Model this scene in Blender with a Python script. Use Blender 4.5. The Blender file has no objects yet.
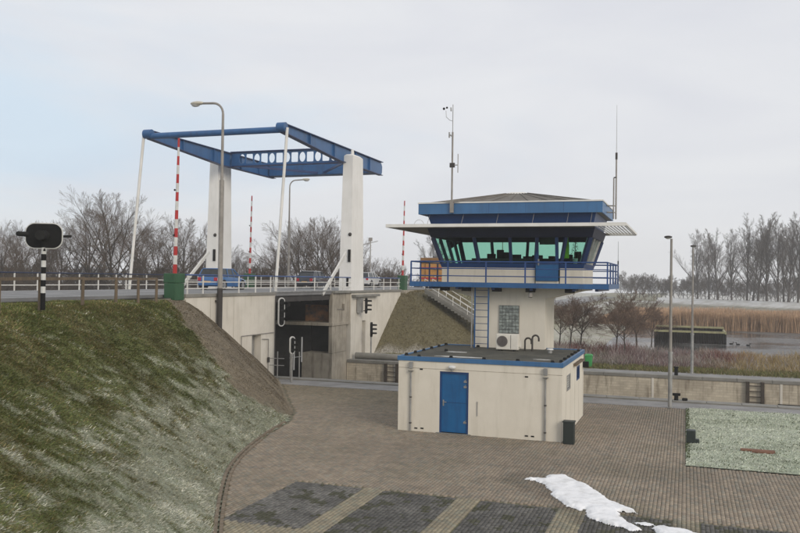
import bpy, bmesh, math, random
import numpy as np
from mathutils import Vector, Matrix
R = math.radians
C = bpy.context.scene.collection
random.seed(7)

# ------------------------------------------------------------ camera
EYE = 5.926
pitch, roll, yaw, FPX = 0.0149275, -0.014498, 0.333582, 826.43
def _cam_axes():
    x = np.array([1, 0, 0.]); f = np.array([0, math.cos(pitch), math.sin(pitch)]); u = np.array([0, -math.sin(pitch), math.cos(pitch)])
    xr = x * math.cos(roll) - u * math.sin(roll); ur = u * math.cos(roll) + x * math.sin(roll)
    M = np.array([[math.cos(yaw), -math.sin(yaw), 0], [math.sin(yaw), math.cos(yaw), 0], [0, 0, 1]])
    return M @ xr, M @ ur, M @ f
_r, _u, _f = _cam_axes()
cam_d = bpy.data.cameras.new('camera'); cam = bpy.data.objects.new('camera', cam_d); C.objects.link(cam)
cam.matrix_world = Matrix(((_r[0], _u[0], -_f[0], 0), (_r[1], _u[1], -_f[1], 0), (_r[2], _u[2], -_f[2], EYE), (0, 0, 0, 1)))
cam_d.sensor_width = 36; cam_d.lens = FPX / 800 * 36; cam_d.clip_start = 0.3; cam_d.clip_end = 6000
bpy.context.scene.camera = cam
sc = bpy.context.scene
sc.render.resolution_x = 1024; sc.render.resolution_y = 682
sc.view_settings.view_transform = 'Standard'; sc.view_settings.look = 'None'
sc.view_settings.exposure = 0.0; sc.view_settings.gamma = 1.0
sc.cycles.volume_bounces = 4; sc.cycles.max_bounces = 8; sc.cycles.transparent_max_bounces = 16
sc.cycles.volume_step_rate = 4

# ------------------------------------------------------------ sky and sun (overcast winter day, light from the right)
SUN_EL, SUN_AZ = R(24), R(128)       # azimuth clockwise from +Y
w = bpy.data.worlds.new('World'); sc.world = w; w.use_nodes = True
nt = w.node_tree; nt.nodes.clear(); N = nt.nodes.new; Lk = nt.links.new
out = N('ShaderNodeOutputWorld')
sky = N('ShaderNodeTexSky'); sky.sky_type = 'NISHITA'; sky.sun_disc = False; sky.sun_elevation = SUN_EL; sky.sun_rotation = SUN_AZ
b1 = N('ShaderNodeBackground'); b1.inputs[1].default_value = 0.08; Lk(sky.outputs[0], b1.inputs[0])
tc = N('ShaderNodeTexCoord'); mp = N('ShaderNodeMapping'); mp.inputs['Scale'].default_value = (1.1, 1.1, 4.5); mp.inputs['Rotation'].default_value = (0.1, 0.22, 0.4)
Lk(tc.outputs['Generated'], mp.inputs[0])
nz = N('ShaderNodeTexNoise'); nz.inputs['Scale'].default_value = 1.7; nz.inputs['Detail'].default_value = 6; nz.inputs['Roughness'].default_value = 0.52; nz.inputs['Distortion'].default_value = 0.5
Lk(mp.outputs[0], nz.inputs[0])
rp = N('ShaderNodeValToRGB'); rp.color_ramp.elements[0].position = 0.0; rp.color_ramp.elements[0].color = (0.66, 0.775, 0.875, 1)
rp.color_ramp.elements[1].position = 1.0; rp.color_ramp.elements[1].color = (0.79, 0.80, 0.825, 1)
# thin blue gaps open towards the west (-X), closed grey cloud towards the east
sxyz = N('ShaderNodeSeparateXYZ'); Lk(tc.outputs['Generated'], sxyz.inputs[0])
mr = N('ShaderNodeMapRange'); mr.inputs[1].default_value = -0.75; mr.inputs[2].default_value = -0.05; mr.inputs[3].default_value = -0.16; mr.inputs[4].default_value = 0.22; Lk(sxyz.outputs[0], mr.inputs[0])
ad = N('ShaderNodeMath'); ad.operation = 'ADD'; Lk(nz.outputs[0], ad.inputs[0]); Lk(mr.outputs[0], ad.inputs[1])
# the gaps sit in a low band of the sky, thicker cloud above and at the horizon
zr = N('ShaderNodeMath'); zr.operation = 'SUBTRACT'; Lk(sxyz.outputs[2], zr.inputs[0]); zr.inputs[1].default_value = .15
za = N('ShaderNodeMath'); za.operation = 'ABSOLUTE'; Lk(zr.outputs[0], za.inputs[0])
zm = N('ShaderNodeMapRange'); zm.inputs[1].default_value = .03; zm.inputs[2].default_value = .22; zm.inputs[3].default_value = -.08; zm.inputs[4].default_value = .30; Lk(za.outputs[0], zm.inputs[0])
a2 = N('ShaderNodeMath'); a2.operation = 'ADD'; Lk(ad.outputs[0], a2.inputs[0]); Lk(zm.outputs[0], a2.inputs[1]); ad = a2
m2 = N('ShaderNodeMapRange'); m2.interpolation_type = 'SMOOTHSTEP'; m2.inputs[1].default_value = 0.24; m2.inputs[2].default_value = 0.60; Lk(ad.outputs[0], m2.inputs[0]); Lk(m2.outputs[0], rp.inputs[0])
b2 = N('ShaderNodeBackground'); b2.inputs[1].default_value = 1.08; n3 = N('ShaderNodeTexNoise'); n3.inputs['Scale'].default_value = 2.3; n3.inputs['Detail'].default_value = 5; n3.inputs['Roughness'].default_value = .5; n3.inputs['Distortion'].default_value = .6; Lk(mp.outputs[0], n3.inputs[0])
r3 = N('ShaderNodeValToRGB'); r3.color_ramp.elements[0].position = .36; r3.color_ramp.elements[0].color = (.92, .925, .95, 1); r3.color_ramp.elements[1].position = .62; r3.color_ramp.elements[1].color = (1.0, 1.0, 1.0, 1); Lk(n3.outputs[0], r3.inputs[0])
mu = N('ShaderNodeMix'); mu.data_type = 'RGBA'; mu.blend_type = 'MULTIPLY'; mu.inputs[0].default_value = 1; Lk(rp.outputs[0], mu.inputs[6]); Lk(r3.outputs[0], mu.inputs[7]); Lk(mu.outputs[2], b2.inputs[0])
mx = N('ShaderNodeMixShader'); mx.inputs[0].default_value = 0.93; Lk(b1.outputs[0], mx.inputs[1]); Lk(b2.outputs[0], mx.inputs[2]); Lk(mx.outputs[0], out.inputs[0])
sd = bpy.data.lights.new('sun', 'SUN'); sd.energy = 1.5; sd.angle = R(26); sd.color = (1, 0.90, 0.76)
so = bpy.data.objects.new('sun', sd); C.objects.link(so)
sv = Vector((math.sin(SUN_AZ) * math.cos(SUN_EL), math.cos(SUN_AZ) * math.cos(SUN_EL), math.sin(SUN_EL)))
so.rotation_euler = sv.to_track_quat('Z', 'Y').to_euler()

# ------------------------------------------------------------ materials
def mat(name, c1, c2=None, scale=2.0, rough=0.8, bump=0.0, bscale=None, metal=0.0, stretch=(1, 1, 1), dirt=None, dirt_amt=0.0, spec=0.5, lo=0.35, hi=0.65, attr=None, coat=0.0):
    m = bpy.data.materials.new(name); m.use_nodes = True; t = m.node_tree; n = t.nodes; l = t.links
    p = n['Principled BSDF']; p.inputs['Roughness'].default_value = rough; p.inputs['Metallic'].default_value = metal
    p.inputs['Specular IOR Level'].default_value = spec; p.inputs['Coat Weight'].default_value = coat
    geo = n.new('ShaderNodeNewGeometry'); mpn = n.new('ShaderNodeMapping'); mpn.inputs['Scale'].default_value = stretch; l.new(geo.outputs['Position'], mpn.inputs[0])
    def noise(s, d=5, r=0.6):
        q = n.new('ShaderNodeTexNoise'); q.inputs['Scale'].default_value = s; q.inputs['Detail'].default_value = d; q.inputs['Roughness'].default_value = r
        l.new(mpn.outputs[0], q.inputs[0]); return q.outputs[0]
    def mix(fac, a, b, mode='MIX'):
        q = n.new('ShaderNodeMix'); q.data_type = 'RGBA'; q.blend_type = mode
        for i, v in ((0, fac), (6, a), (7, b)):
            if isinstance(v, bpy.types.NodeSocket): l.new(v, q.inputs[i])
            else: q.inputs[i].default_value = v if i == 0 else (*v[:3], 1)
        return q.outputs[2]
    def rng(v, a, b):
        q = n.new('ShaderNodeMapRange'); q.inputs[1].default_value = a; q.inputs[2].default_value = b; q.interpolation_type = 'SMOOTHSTEP'; l.new(v, q.inputs[0]); return q.outputs[0]
    c2 = c2 or tuple(v * 0.8 for v in c1)
    col = mix(rng(noise(scale), lo, hi), c1, c2)
    if attr:
        a = n.new('ShaderNodeAttribute'); a.attribute_name = attr
        col = mix(rng(noise(scale), lo, hi), a.outputs[0], mix(1.0, a.outputs[0], c2, 'MULTIPLY'))
    if dirt:
        dn = n.new('ShaderNodeMapping'); dn.inputs['Scale'].default_value = (2.2, 2.2, 0.28); l.new(geo.outputs['Position'], dn.inputs[0])
        q = n.new('ShaderNodeTexNoise'); q.inputs['Scale'].default_value = 1.6; q.inputs['Detail'].default_value = 7; q.inputs['Roughness'].default_value = 0.65; l.new(dn.outputs[0], q.inputs[0])
        f = n.new('ShaderNodeMath'); f.operation = 'MULTIPLY'; l.new(rng(q.outputs[0], 0.47, 0.75), f.inputs[0]); f.inputs[1].default_value = dirt_amt
        col = mix(f.outputs[0], col, dirt)
    l.new(col, p.inputs['Base Color'])
    if bump:
        b = n.new('ShaderNodeBump'); b.inputs['Strength'].default_value = bump; b.inputs['Distance'].default_value = 0.02; l.new(noise(bscale or scale * 8, 4), b.inputs['Height']); l.new(b.outputs[0], p.inputs['Normal'])
    return m

M = {}
M['white_paint'] = mat('white_paint', (.70, .69, .66), (.62, .61, .57), 1.2, .55, .05, dirt=(.36, .34, .28), dirt_amt=.35)
M['tower_white'] = mat('tower_white_concrete', (.80, .79, .765), (.75, .74, .71), .8, .8, .15, 14, dirt=(.45, .43, .38), dirt_amt=.2)
M['render_wall'] = mat('cream_rendered_wall', (.72, .675, .585), (.68, .635, .545), 1.0, .85, .25, 40, dirt=(.46, .42, .34), dirt_amt=.32)
M['concrete_wall'] = mat('painted_concrete_wall', (.70, .66, .585), (.62, .58, .505), .7, .85, .3, 18, dirt=(.38, .35, .29), dirt_amt=.38)
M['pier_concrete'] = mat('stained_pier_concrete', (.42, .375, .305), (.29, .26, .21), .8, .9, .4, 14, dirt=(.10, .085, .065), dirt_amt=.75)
M['dark_concrete'] = mat('shade_toned_concrete', (.035, .033, .03), (.02, .019, .017), .8, .95, .3, 12)  # near-black colour carries the shade under the bridge deck
M['rust'] = mat('rust_stained_steel', (.30, .15, .07), (.06, .05, .045), 2.2, .9, .4, 20)
M['blue_steel'] = mat('blue_painted_steel', (.022, .105, .27), (.018, .088, .23), .9, .38, .05, 30, dirt=(.02, .04, .09), dirt_amt=.5)
M['blue_dark'] = mat('dark_blue_steel', (.014, .04, .14), (.011, .03, .11), 1.5, .42)
M['blue_rail'] = mat('blue_rail_paint', (.02, .07, .24), (.018, .06, .19), 2, .45, .05, 30)
M['blue_door'] = mat('blue_door_paint', (.008, .115, .30), (.007, .098, .26), 2, .4, .05, 30, dirt=(.01, .05, .15), dirt_amt=.5)
M['blue_fascia'] = mat('blue_fascia_panel', (.048, .155, .33), (.040, .13, .28), .7, .4, .03, 30, dirt=(.04, .08, .15), dirt_amt=.5)
M['blue_band'] = mat('deep_blue_band', (.010, .052, .18), (.009, .044, .15), .7, .4)
M['mullion_blue'] = mat('navy_frame', (.009, .028, .11), (.008, .024, .09), 1.5, .45)
M['navy'] = mat('navy_window_head', (.006, .014, .05), (.005, .011, .04), 1.5, .5)
M['galv'] = mat('galvanised_steel', (.36, .36, .35), (.27, .27, .265), 3, .5, .1, 30, metal=.35)
M['grey_pole'] = mat('grey_lamp_post', (.30, .28, .255), (.23, .215, .195), 2, .6, .1, 30)
M['dark_pole'] = mat('dark_lamp_bracket', (.05, .045, .04), (.035, .03, .028), 2, .7)
M['lamp_shell'] = mat('lamp_shell', (.52, .49, .40), (.45, .42, .35), 3, .4)
M['black'] = mat('black_signal_plastic', (.009, .009, .009), (.013, .013, .013), 3, .8, spec=.15)
M['black_matt'] = mat('black_rubber', (.014, .014, .014), (.02, .02, .019), 5, .85, spec=.15)
M['white_rim'] = mat('white_rim', (.65, .65, .63), (.55, .55, .53), 3, .5)
M['red_paint'] = mat('red_barrier_paint', (.45, .022, .02), (.38, .02, .018), 2, .45)
M['green_cab'] = mat('green_cabinet_paint', (.022, .095, .036), (.018, .075, .028), 1.5, .5, .1, 20, dirt=(.02, .05, .02), dirt_amt=.5)
M['green_bin'] = mat('green_bin_plastic', (.05, .33, .09), (.04, .27, .07), 3, .5)
M['wood'] = mat('weathered_wood', (.17, .125, .08), (.11, .085, .06), 3, .9, .5, 30, stretch=(3, 3, .6))
M['jetty_wood'] = mat('mossy_timber', (.33, .32, .17), (.24, .22, .13), 2, .9, .5, 12)
M['fender'] = mat('dark_fender_timber', (.07, .055, .04), (.045, .036, .028), 3, .85)
M['pile'] = mat('wet_black_pile', (.009, .008, .007), (.014, .012, .010), 3, .9, spec=.1)
M['asphalt'] = mat('salted_asphalt', (.235, .235, .235), (.17, .17, .17), .5, .85, .4, 60)
M['verge'] = mat('frosty_verge', (.30, .285, .24), (.16, .15, .10), 1.2, .95, .6, 20)
M['coping'] = mat('quay_coping_concrete', (.25, .24, .215), (.185, .18, .16), .9, .85, .3, 20)
M['path'] = mat('grey_path', (.27, .265, .26), (.20, .195, .19), .8, .85, .3, 25)
M['roof_felt'] = mat('mossy_roof_felt', (.055, .055, .045), (.095, .09, .07), 1.1, .95, .6, 25, dirt=(.03, .035, .02), dirt_amt=.6)
M['ice'] = mat('thin_roof_ice', (.62, .62, .60), (.45, .45, .42), 3, .5)
M['roof_tile'] = mat('grey_roof_sheet', (.17, .155, .135), (.12, .11, .095), 1.2, .8, .3, 20)
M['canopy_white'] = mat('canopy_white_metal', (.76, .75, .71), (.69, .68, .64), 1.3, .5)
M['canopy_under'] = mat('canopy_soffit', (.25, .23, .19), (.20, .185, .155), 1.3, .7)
M['ac_case'] = mat('air_conditioner_casing', (.72, .69, .62), (.66, .63, .56), 3, .55)
M['fan_grille'] = mat('fan_grille', (.10, .08, .07), (.07, .055, .05), 5, .5)
M['block_glass'] = mat('glass_block', (.34, .38, .36), (.16, .18, .18), 6, .12, .2, 10)
M['interior'] = mat('dark_interior', (.035, .033, .03), (.025, .024, .022), 2, .8)
M['hivis'] = mat('yellow_green_jacket', (.28, .55, .03), (.2, .42, .02), 5, .8)
M['plant_dark'] = mat('dark_plant', (.02, .04, .015), (.015, .03, .012), 5, .8)
M['snow'] = mat('old_snow', (.86, .865, .88), (.70, .70, .70), 3.5, .7, .6, 14, spec=.3, lo=.42, hi=.72)
M['bark'] = mat('winter_bark', (.062, .050, .040), (.040, .032, .026), 2.5, .95, .4, 20)
M['twig'] = mat('winter_twigs', (.125, .088, .058), (.08, .057, .038), .5, .95)
M['twig_far'] = mat('far_twigs', (.098, .076, .057), (.068, .053, .04), .3, .95)
M['twig_red'] = mat('reddish_twigs', (.19, .13, .095), (.12, .083, .062), .8, .95)
M['silver_car'] = mat('silver_car_paint', (.55, .56, .57), (.5, .51, .52), 2, .3, coat=.6)
M['blue_car'] = mat('blue_car_paint', (.012, .12, .34), (.018, .10, .28), 2, .28, coat=.7)
M['dark_car'] = mat('dark_blue_car_paint', (.018, .022, .035), (.015, .018, .03), 2, .3, coat=.7)
M['car_glass'] = mat('car_window_glass', (.02, .025, .028), (.03, .035, .038), 2, .08)
M['tyre'] = mat('tyre_rubber', (.015, .015, .015), (.02, .02, .02), 6, .85)
M['hub'] = mat('alloy_hub', (.35, .35, .36), (.28, .28, .29), 4, .35, metal=.5)
M['tail_red'] = mat('red_tail_lamp', (.45, .02, .03), (.4, .02, .03), 4, .25)
M['plate_yellow'] = mat('yellow_number_plate', (.75, .40, .03), (.7, .37, .03), 4, .5)
M['orange'] = mat('orange_lorry_body', (.48, .24, .06), (.38, .19, .05), 1.2, .6, .1, 10)
M['brown_tarp'] = mat('brown_tarpaulin', (.24, .12, .035), (.20, .10, .03), 1, .8)
M['rusty_plate'] = mat('rusty_plate', (.20, .095, .055), (.14, .07, .045), 4, .9, .4, 30)
M['cabinet_dark'] = mat('dark_green_cabinet', (.014, .022, .020), (.02, .028, .026), 3, .5)
M['screen'] = mat('metal_vent', (.5, .5, .48), (.4, .4, .38), 3, .5)

def quaywall_mat():
    m = mat('quay_brick_wall', (.62, .56, .45), (.46, .41, .33), .7, .9, .5, 10, dirt=(.17, .14, .10), dirt_amt=.75)
    t = m.node_tree; n = t.nodes; l = t.links; p = n['Principled BSDF']; src = p.inputs['Base Color'].links[0].from_socket
    geo = n.new('ShaderNodeNewGeometry'); sx = n.new('ShaderNodeSeparateXYZ'); l.new(geo.outputs['Position'], sx.inputs[0])
    cx = n.new('ShaderNodeCombineXYZ'); l.new(sx.outputs['X'], cx.inputs['X']); l.new(sx.outputs['Z'], cx.inputs['Y'])
    bk = n.new('ShaderNodeTexBrick'); bk.inputs['Scale'].default_value = 1; bk.inputs['Brick Width'].default_value = .44; bk.inputs['Row Height'].default_value = .16; bk.inputs['Mortar Size'].default_value = .014
    bk.inputs['Color1'].default_value = (1, .98, .94, 1); bk.inputs['Color2'].default_value = (.70, .66, .6, 1); bk.inputs['Mortar'].default_value = (.58, .55, .5, 1); l.new(cx.outputs[0], bk.inputs[0])
    mx = n.new('ShaderNodeMix'); mx.data_type = 'RGBA'; mx.blend_type = 'MULTIPLY'; mx.inputs[0].default_value = .55; l.new(src, mx.inputs[6]); l.new(bk.outputs[0], mx.inputs[7]); l.new(mx.outputs[2], p.inputs['Base Color'])
    return m
M['quay_brick'] = quaywall_mat()

def glass_mat(name, tint, refl=1.0):
    m = bpy.data.materials.new(name); m.use_nodes = True; t = m.node_tree; n = t.nodes; l = t.links; n.clear()
    o = n.new('ShaderNodeOutputMaterial'); tr = n.new('ShaderNodeBsdfTransparent'); tr.inputs[0].default_value = (*tint, 1)
    g = n.new('ShaderNodeBsdfGlossy'); g.inputs['Roughness'].default_value = .02; g.inputs[0].default_value = (.8, .95, .9, 1)
    f = n.new('ShaderNodeLayerWeight'); f.inputs[0].default_value = .25 * refl
    x = n.new('ShaderNodeMixShader'); l.new(f.outputs['Fresnel'], x.inputs[0]); l.new(tr.outputs[0], x.inputs[1]); l.new(g.outputs[0], x.inputs[2]); l.new(x.outputs[0], o.inputs[0])
    return m
M['green_glass'] = glass_mat('green_tinted_glass', (.55, .80, .70), .55)

def water_mat():
    m = bpy.data.materials.new('half_frozen_water'); m.use_nodes = True; t = m.node_tree; n = t.nodes; l = t.links; p = n['Principled BSDF']
    g = n.new('ShaderNodeNewGeometry'); q = n.new('ShaderNodeTexNoise'); q.inputs['Scale'].default_value = .09; q.inputs['Detail'].default_value = 6; l.new(g.outputs['Position'], q.inputs[0])
    r = n.new('ShaderNodeValToRGB'); r.color_ramp.elements[0].position = .42; r.color_ramp.elements[0].color = (.05, .048, .045, 1); r.color_ramp.elements[1].position = .65; r.color_ramp.elements[1].color = (.13, .125, .12, 1)
    l.new(q.outputs[0], r.inputs[0]); l.new(r.outputs[0], p.inputs['Base Color'])
    r2 = n.new('ShaderNodeMapRange'); r2.inputs[1].default_value = .4; r2.inputs[2].default_value = .6; r2.inputs[3].default_value = .12; r2.inputs[4].default_value = .35; p.inputs['Specular IOR Level'].default_value = .16; l.new(q.outputs[0], r2.inputs[0]); l.new(r2.outputs[0], p.inputs['Roughness'])
    mpn = n.new('ShaderNodeMapping'); mpn.inputs['Scale'].default_value = (1, 2.2, 1); l.new(g.outputs['Position'], mpn.inputs[0])
    q2 = n.new('ShaderNodeTexNoise'); q2.inputs['Scale'].default_value = 1.6; q2.inputs['Detail'].default_value = 3; l.new(mpn.outputs[0], q2.inputs[0])
    b = n.new('ShaderNodeBump'); b.inputs['Strength'].default_value = .02; b.inputs['Distance'].default_value = .02; l.new(q2.outputs[0], b.inputs['Height']); l.new(b.outputs[0], p.inputs['Normal'])
    return m
M['water'] = water_mat()

# ------------------------------------------------------------ object helpers
OFF = {}
def tag(o, label=None, cat=None, group=None, kind=None):
    if label: o['label'] = label
    if cat: o['category'] = cat
    if group: o['group'] = group
    if kind: o['kind'] = kind
    return o
def thing(name, label, cat, loc=(0, 0, 0), group=None, rz=0):
    o = bpy.data.objects.new(name, None); C.objects.link(o); o.empty_display_size = .3
    o.location = loc; o.rotation_euler = (0, 0, rz); OFF[o.name] = Vector(loc)
    return tag(o, label, cat, group)
def link(name, me, m=None, parent=None, local=False, smooth=False):
    if m is not None:
        me.materials.clear(); me.materials.append(m)
    o = bpy.data.objects.new(name, me); C.objects.link(o)
    if smooth:
        for p in me.polygons: p.use_smooth = True
    if parent is not None:
        o.parent = parent; off = OFF.get(parent.name, Vector()); OFF[o.name] = off
        if not local and off.length > 0: me.transform(Matrix.Translation(-off))
    else: OFF[o.name] = Vector()
    return o
class MB:
    def __init__(s): s.v = []; s.f = []
    def add(s, vs, fs):
        n = len(s.v); s.v += [tuple(v) for v in vs]; s.f += [tuple(i + n for i in f) for f in fs]; return s
    def box(s, x0, x1, y0, y1, z0, z1):
        return s.add([(x0, y0, z0), (x1, y0, z0), (x1, y1, z0), (x0, y1, z0), (x0, y0, z1), (x1, y0, z1), (x1, y1, z1), (x0, y1, z1)],
                     [(0, 3, 2, 1), (4, 5, 6, 7), (0, 1, 5, 4), (1, 2, 6, 5), (2, 3, 7, 6), (3, 0, 4, 7)])
    def frustum(s, b, t, z0, z1):    # b, t = (x0,x1,y0,y1)
        return s.add([(b[0], b[2], z0), (b[1], b[2], z0), (b[1], b[3], z0), (b[0], b[3], z0), (t[0], t[2], z1), (t[1], t[2], z1), (t[1], t[3], z1), (t[0], t[3], z1)],
                     [(0, 3, 2, 1), (4, 5, 6, 7), (0, 1, 5, 4), (1, 2, 6, 5), (2, 3, 7, 6), (3, 0, 4, 7)])
    def tube(s, a, b, r0, r1=None, n=10, cap=True):
        r1 = r0 if r1 is None else r1; a = Vector(a); b = Vector(b); d = (b - a).normalized()
        u = d.orthogonal().normalized(); v = d.cross(u); vs = []
        for p, r in ((a, r0), (b, r1)):
            for k in range(n):
                t = 2 * math.pi * k / n; vs.append(p + u * math.cos(t) * r + v * math.sin(t) * r)
        fs = [(k, (k + 1) % n, n + (k + 1) % n, n + k) for k in range(n)]
        if cap: fs += [tuple(range(n - 1, -1, -1)), tuple(range(n, 2 * n))]
        return s.add(vs, fs)
    def path(s, pts, r, n=8):
        for a, b in zip(pts[:-1], pts[1:]): s.tube(a, b, r, n=n)
        return s
    def bar(s, a, b, wd, ht):       # rectangular bar between points
        a = Vector(a); b = Vector(b); d = (b - a).normalized(); up = Vector((0, 0, 1))
        if abs(d.z) > .95: up = Vector((0, 1, 0))
        sx = d.cross(up).normalized() * wd / 2; sz = sx.cross(d).normalized() * ht / 2; vs = []
        for p in (a, b): vs += [p - sx - sz, p + sx - sz, p + sx + sz, p - sx + sz]
        return s.add(vs, [(0, 1, 2, 3), (7, 6, 5, 4), (0, 4, 5, 1), (1, 5, 6, 2), (2, 6, 7, 3), (3, 7, 4, 0)])
    def prism(s, poly, axis, a, b):  # polygon in the two other axes, extruded on axis
        n = len(poly); vs = []
        for t in (a, b):
            for (p, q) in poly: vs.append({'x': (t, p, q), 'y': (p, t, q), 'z': (p, q, t)}[axis])
        return s.add(vs, [tuple(range(n)), tuple(range(2 * n - 1, n - 1, -1))] + [(k, n + k, n + (k + 1) % n, (k + 1) % n) for k in range(n)])
    def sphere(s, c, r, n=10, m=6, sq=(1, 1, 1)):
        vs = []
        for i in range(m + 1):
            a = math.pi * i / m
            for k in range(n): vs.append((c[0] + r * sq[0] * math.sin(a) * math.cos(2 * math.pi * k / n), c[1] + r * sq[1] * math.sin(a) * math.sin(2 * math.pi * k / n), c[2] + r * sq[2] * math.cos(a)))
        return s.add(vs, [(i * n + k, (i + 1) * n + k, (i + 1) * n + (k + 1) % n, i * n + (k + 1) % n) for i in range(m) for k in range(n)])
    def mesh(s, name):
        me = bpy.data.meshes.new(name); me.from_pydata(s.v, [], s.f); 
        bm = bmesh.new(); bm.from_mesh(me); bmesh.ops.recalc_face_normals(bm, faces=bm.faces); bm.to_mesh(me); bm.free(); return me
    def build(s, name, m, parent=None, local=False, smooth=False, bevel=0, label=None):
        o = link(name, s.mesh(name), m, parent, local, smooth)
        if smooth: o.data.set_sharp_from_angle(angle=R(50))
        if bevel:
            b = o.modifiers.new('bevel', 'BEVEL'); b.width = bevel; b.segments = 2; b.limit_method = 'ANGLE'
        if label: o['label'] = label
        return o
def kids(o): return [c for c in bpy.data.objects if c.parent == o]
def copy_tree(o, parent=None):
    c = o.copy(); C.objects.link(c); c.parent = parent; OFF[c.name] = OFF.get(o.name, Vector())
    for k in kids(o): copy_tree(k, c)
    return c
def np_mesh(name, V, F, col=None):
    V = np.asarray(V, np.float32); F = np.asarray(F, np.int32); me = bpy.data.meshes.new(name); k = F.shape[1]
    me.vertices.add(len(V)); me.vertices.foreach_set('co', V.ravel())
    me.loops.add(F.size); me.loops.foreach_set('vertex_index', F.ravel())
    me.polygons.add(len(F)); me.polygons.foreach_set('loop_start', np.arange(0, F.size, k, dtype=np.int32))
    me.update(calc_edges=True)
    if col is not None:
        a = me.attributes.new('Col', 'FLOAT_COLOR', 'POINT'); cc = np.ones((len(V), 4), np.float32); cc[:, :3] = col; a.data.foreach_set('color', cc.ravel())
    return me
def vnoise(x, y, s, seed=0):
    # smooth value noise
    x = np.asarray(x) / s; y = np.asarray(y) / s
    def h(i, j): 
        n = np.sin(i * 127.1 + j * 311.7 + seed * 74.7) * 43758.5453; return n - np.floor(n)
    i = np.floor(x); j = np.floor(y); fx = x - i; fy = y - j; fx = fx * fx * (3 - 2 * fx); fy = fy * fy * (3 - 2 * fy)
    return (h(i, j) * (1 - fx) + h(i + 1, j) * fx) * (1 - fy) + (h(i, j + 1) * (1 - fx) + h(i + 1, j + 1) * fx) * fy
def fbm(x, y, s, seed=0, o=4):
    r = 0; a = .5
    for k in range(o): r = r + a * vnoise(x, y, s / 2 ** k, seed + k); a *= .5
    return r / (1 - .5 ** o)

# ------------------------------------------------------------ terrain heights
FOOT = np.array([(-3.5, 5), (-6.2, 10), (-8.3, 13.5), (-10.29, 16.79), (-11.57, 19.05), (-13.15, 22.03), (-14.11, 24.58), (-15.0, 28.0), (-15.45, 30.5), (-16.3, 32.9), (-17.6, 35.0), (-20.0, 39.1), (-22.2, 42.8), (-23.04, 44.0), (-25, 47)])
FOOT2 = np.array([(-14.0, 430), (-14.0, 100), (-13.2, 78), (-13.2, 70), (-15, 65), (-19, 61.6), (-23.04, 60.1), (-27, 59.3)])
def sdist(x, y, P):
    x = np.asarray(x, float); y = np.asarray(y, float); best = np.full(x.shape, 1e9); sg = np.ones(x.shape)
    for a, b in zip(P[:-1], P[1:]):
        d = b - a; L = np.hypot(*d); t = np.clip(((x - a[0]) * d[0] + (y - a[1]) * d[1]) / L ** 2, 0, 1)
        dx = x - (a[0] + t * d[0]); dy = y - (a[1] + t * d[1]); dd = np.hypot(dx, dy); s = np.where(d[0] * dy - d[1] * dx > 0, 1, -1)
        m = dd < best - 1e-9; best = np.where(m, dd, best); sg = np.where(m, s, sg)
    return best * sg
def ramp_h(t): return 4.85 * (1 - np.log1p(np.exp((1 - t) * 14)) / np.log1p(np.exp(14.)))
def near_h(x, y):
    d = sdist(x, y, FOOT); W = 6.3 - 1.5 * np.clip((np.asarray(y) - 30) / 4, 0, 1)
    z = ramp_h(np.clip(d / W, 0, None)); return z + (fbm(x, y, 1.6, 3) - .5) * .16 * np.clip(d / 1.0, 0, 1)
def smooth(t): t = np.clip(t, 0, 1); return t * t * (3 - 2 * t)
def road_drop(y): return 4.3 * smooth((np.asarray(y, float) - 92) / 75)
def far_slope_h(x, y):
    d = -sdist(x, y, FOOT2); return ramp_h(np.clip(d / 6.2, 0, None)) * (1 - road_drop(y) / 4.85)

# ------------------------------------------------------------ ground: base sheets
def grid(name, x0, x1, y0, y1, step, hf, m, colf=None, keep=None):
    xs = np.arange(x0, x1 + step / 2, step); ys = np.arange(y0, y1 + step / 2, step); X, Y = np.meshgrid(xs, ys); Z = hf(X, Y)
    V = np.stack([X, Y, Z], -1).reshape(-1, 3); nx = len(xs); ny = len(ys)
    i = (np.arange(ny - 1)[:, None] * nx + np.arange(nx - 1)[None]).ravel(); F = np.stack([i, i + 1, i + 1 + nx, i + nx], -1)
    if keep is not None: F = F[keep(V[F].mean(1))]
    me = np_mesh(name, V, F, colf(V[:, 0], V[:, 1], V[:, 2]) if colf else None)
    for p in me.polygons: p.use_smooth = True
    return me
M['ground_attr'] = mat('mown_grass_soil', (1, 1, 1), (.62, .62, .60), 5, .95, .8, 16, attr='Col', lo=.3, hi=.7)
M['far_ground'] = mat('frosty_field', (1, 1, 1), (.7, .68, .64), .35, .95, .6, 3, attr='Col', lo=.35, hi=.65)
M['blade'] = mat('grass_blade', (1, 1, 1), (.8, .8, .8), 3, .9, attr='Col', spec=.2)

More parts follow.
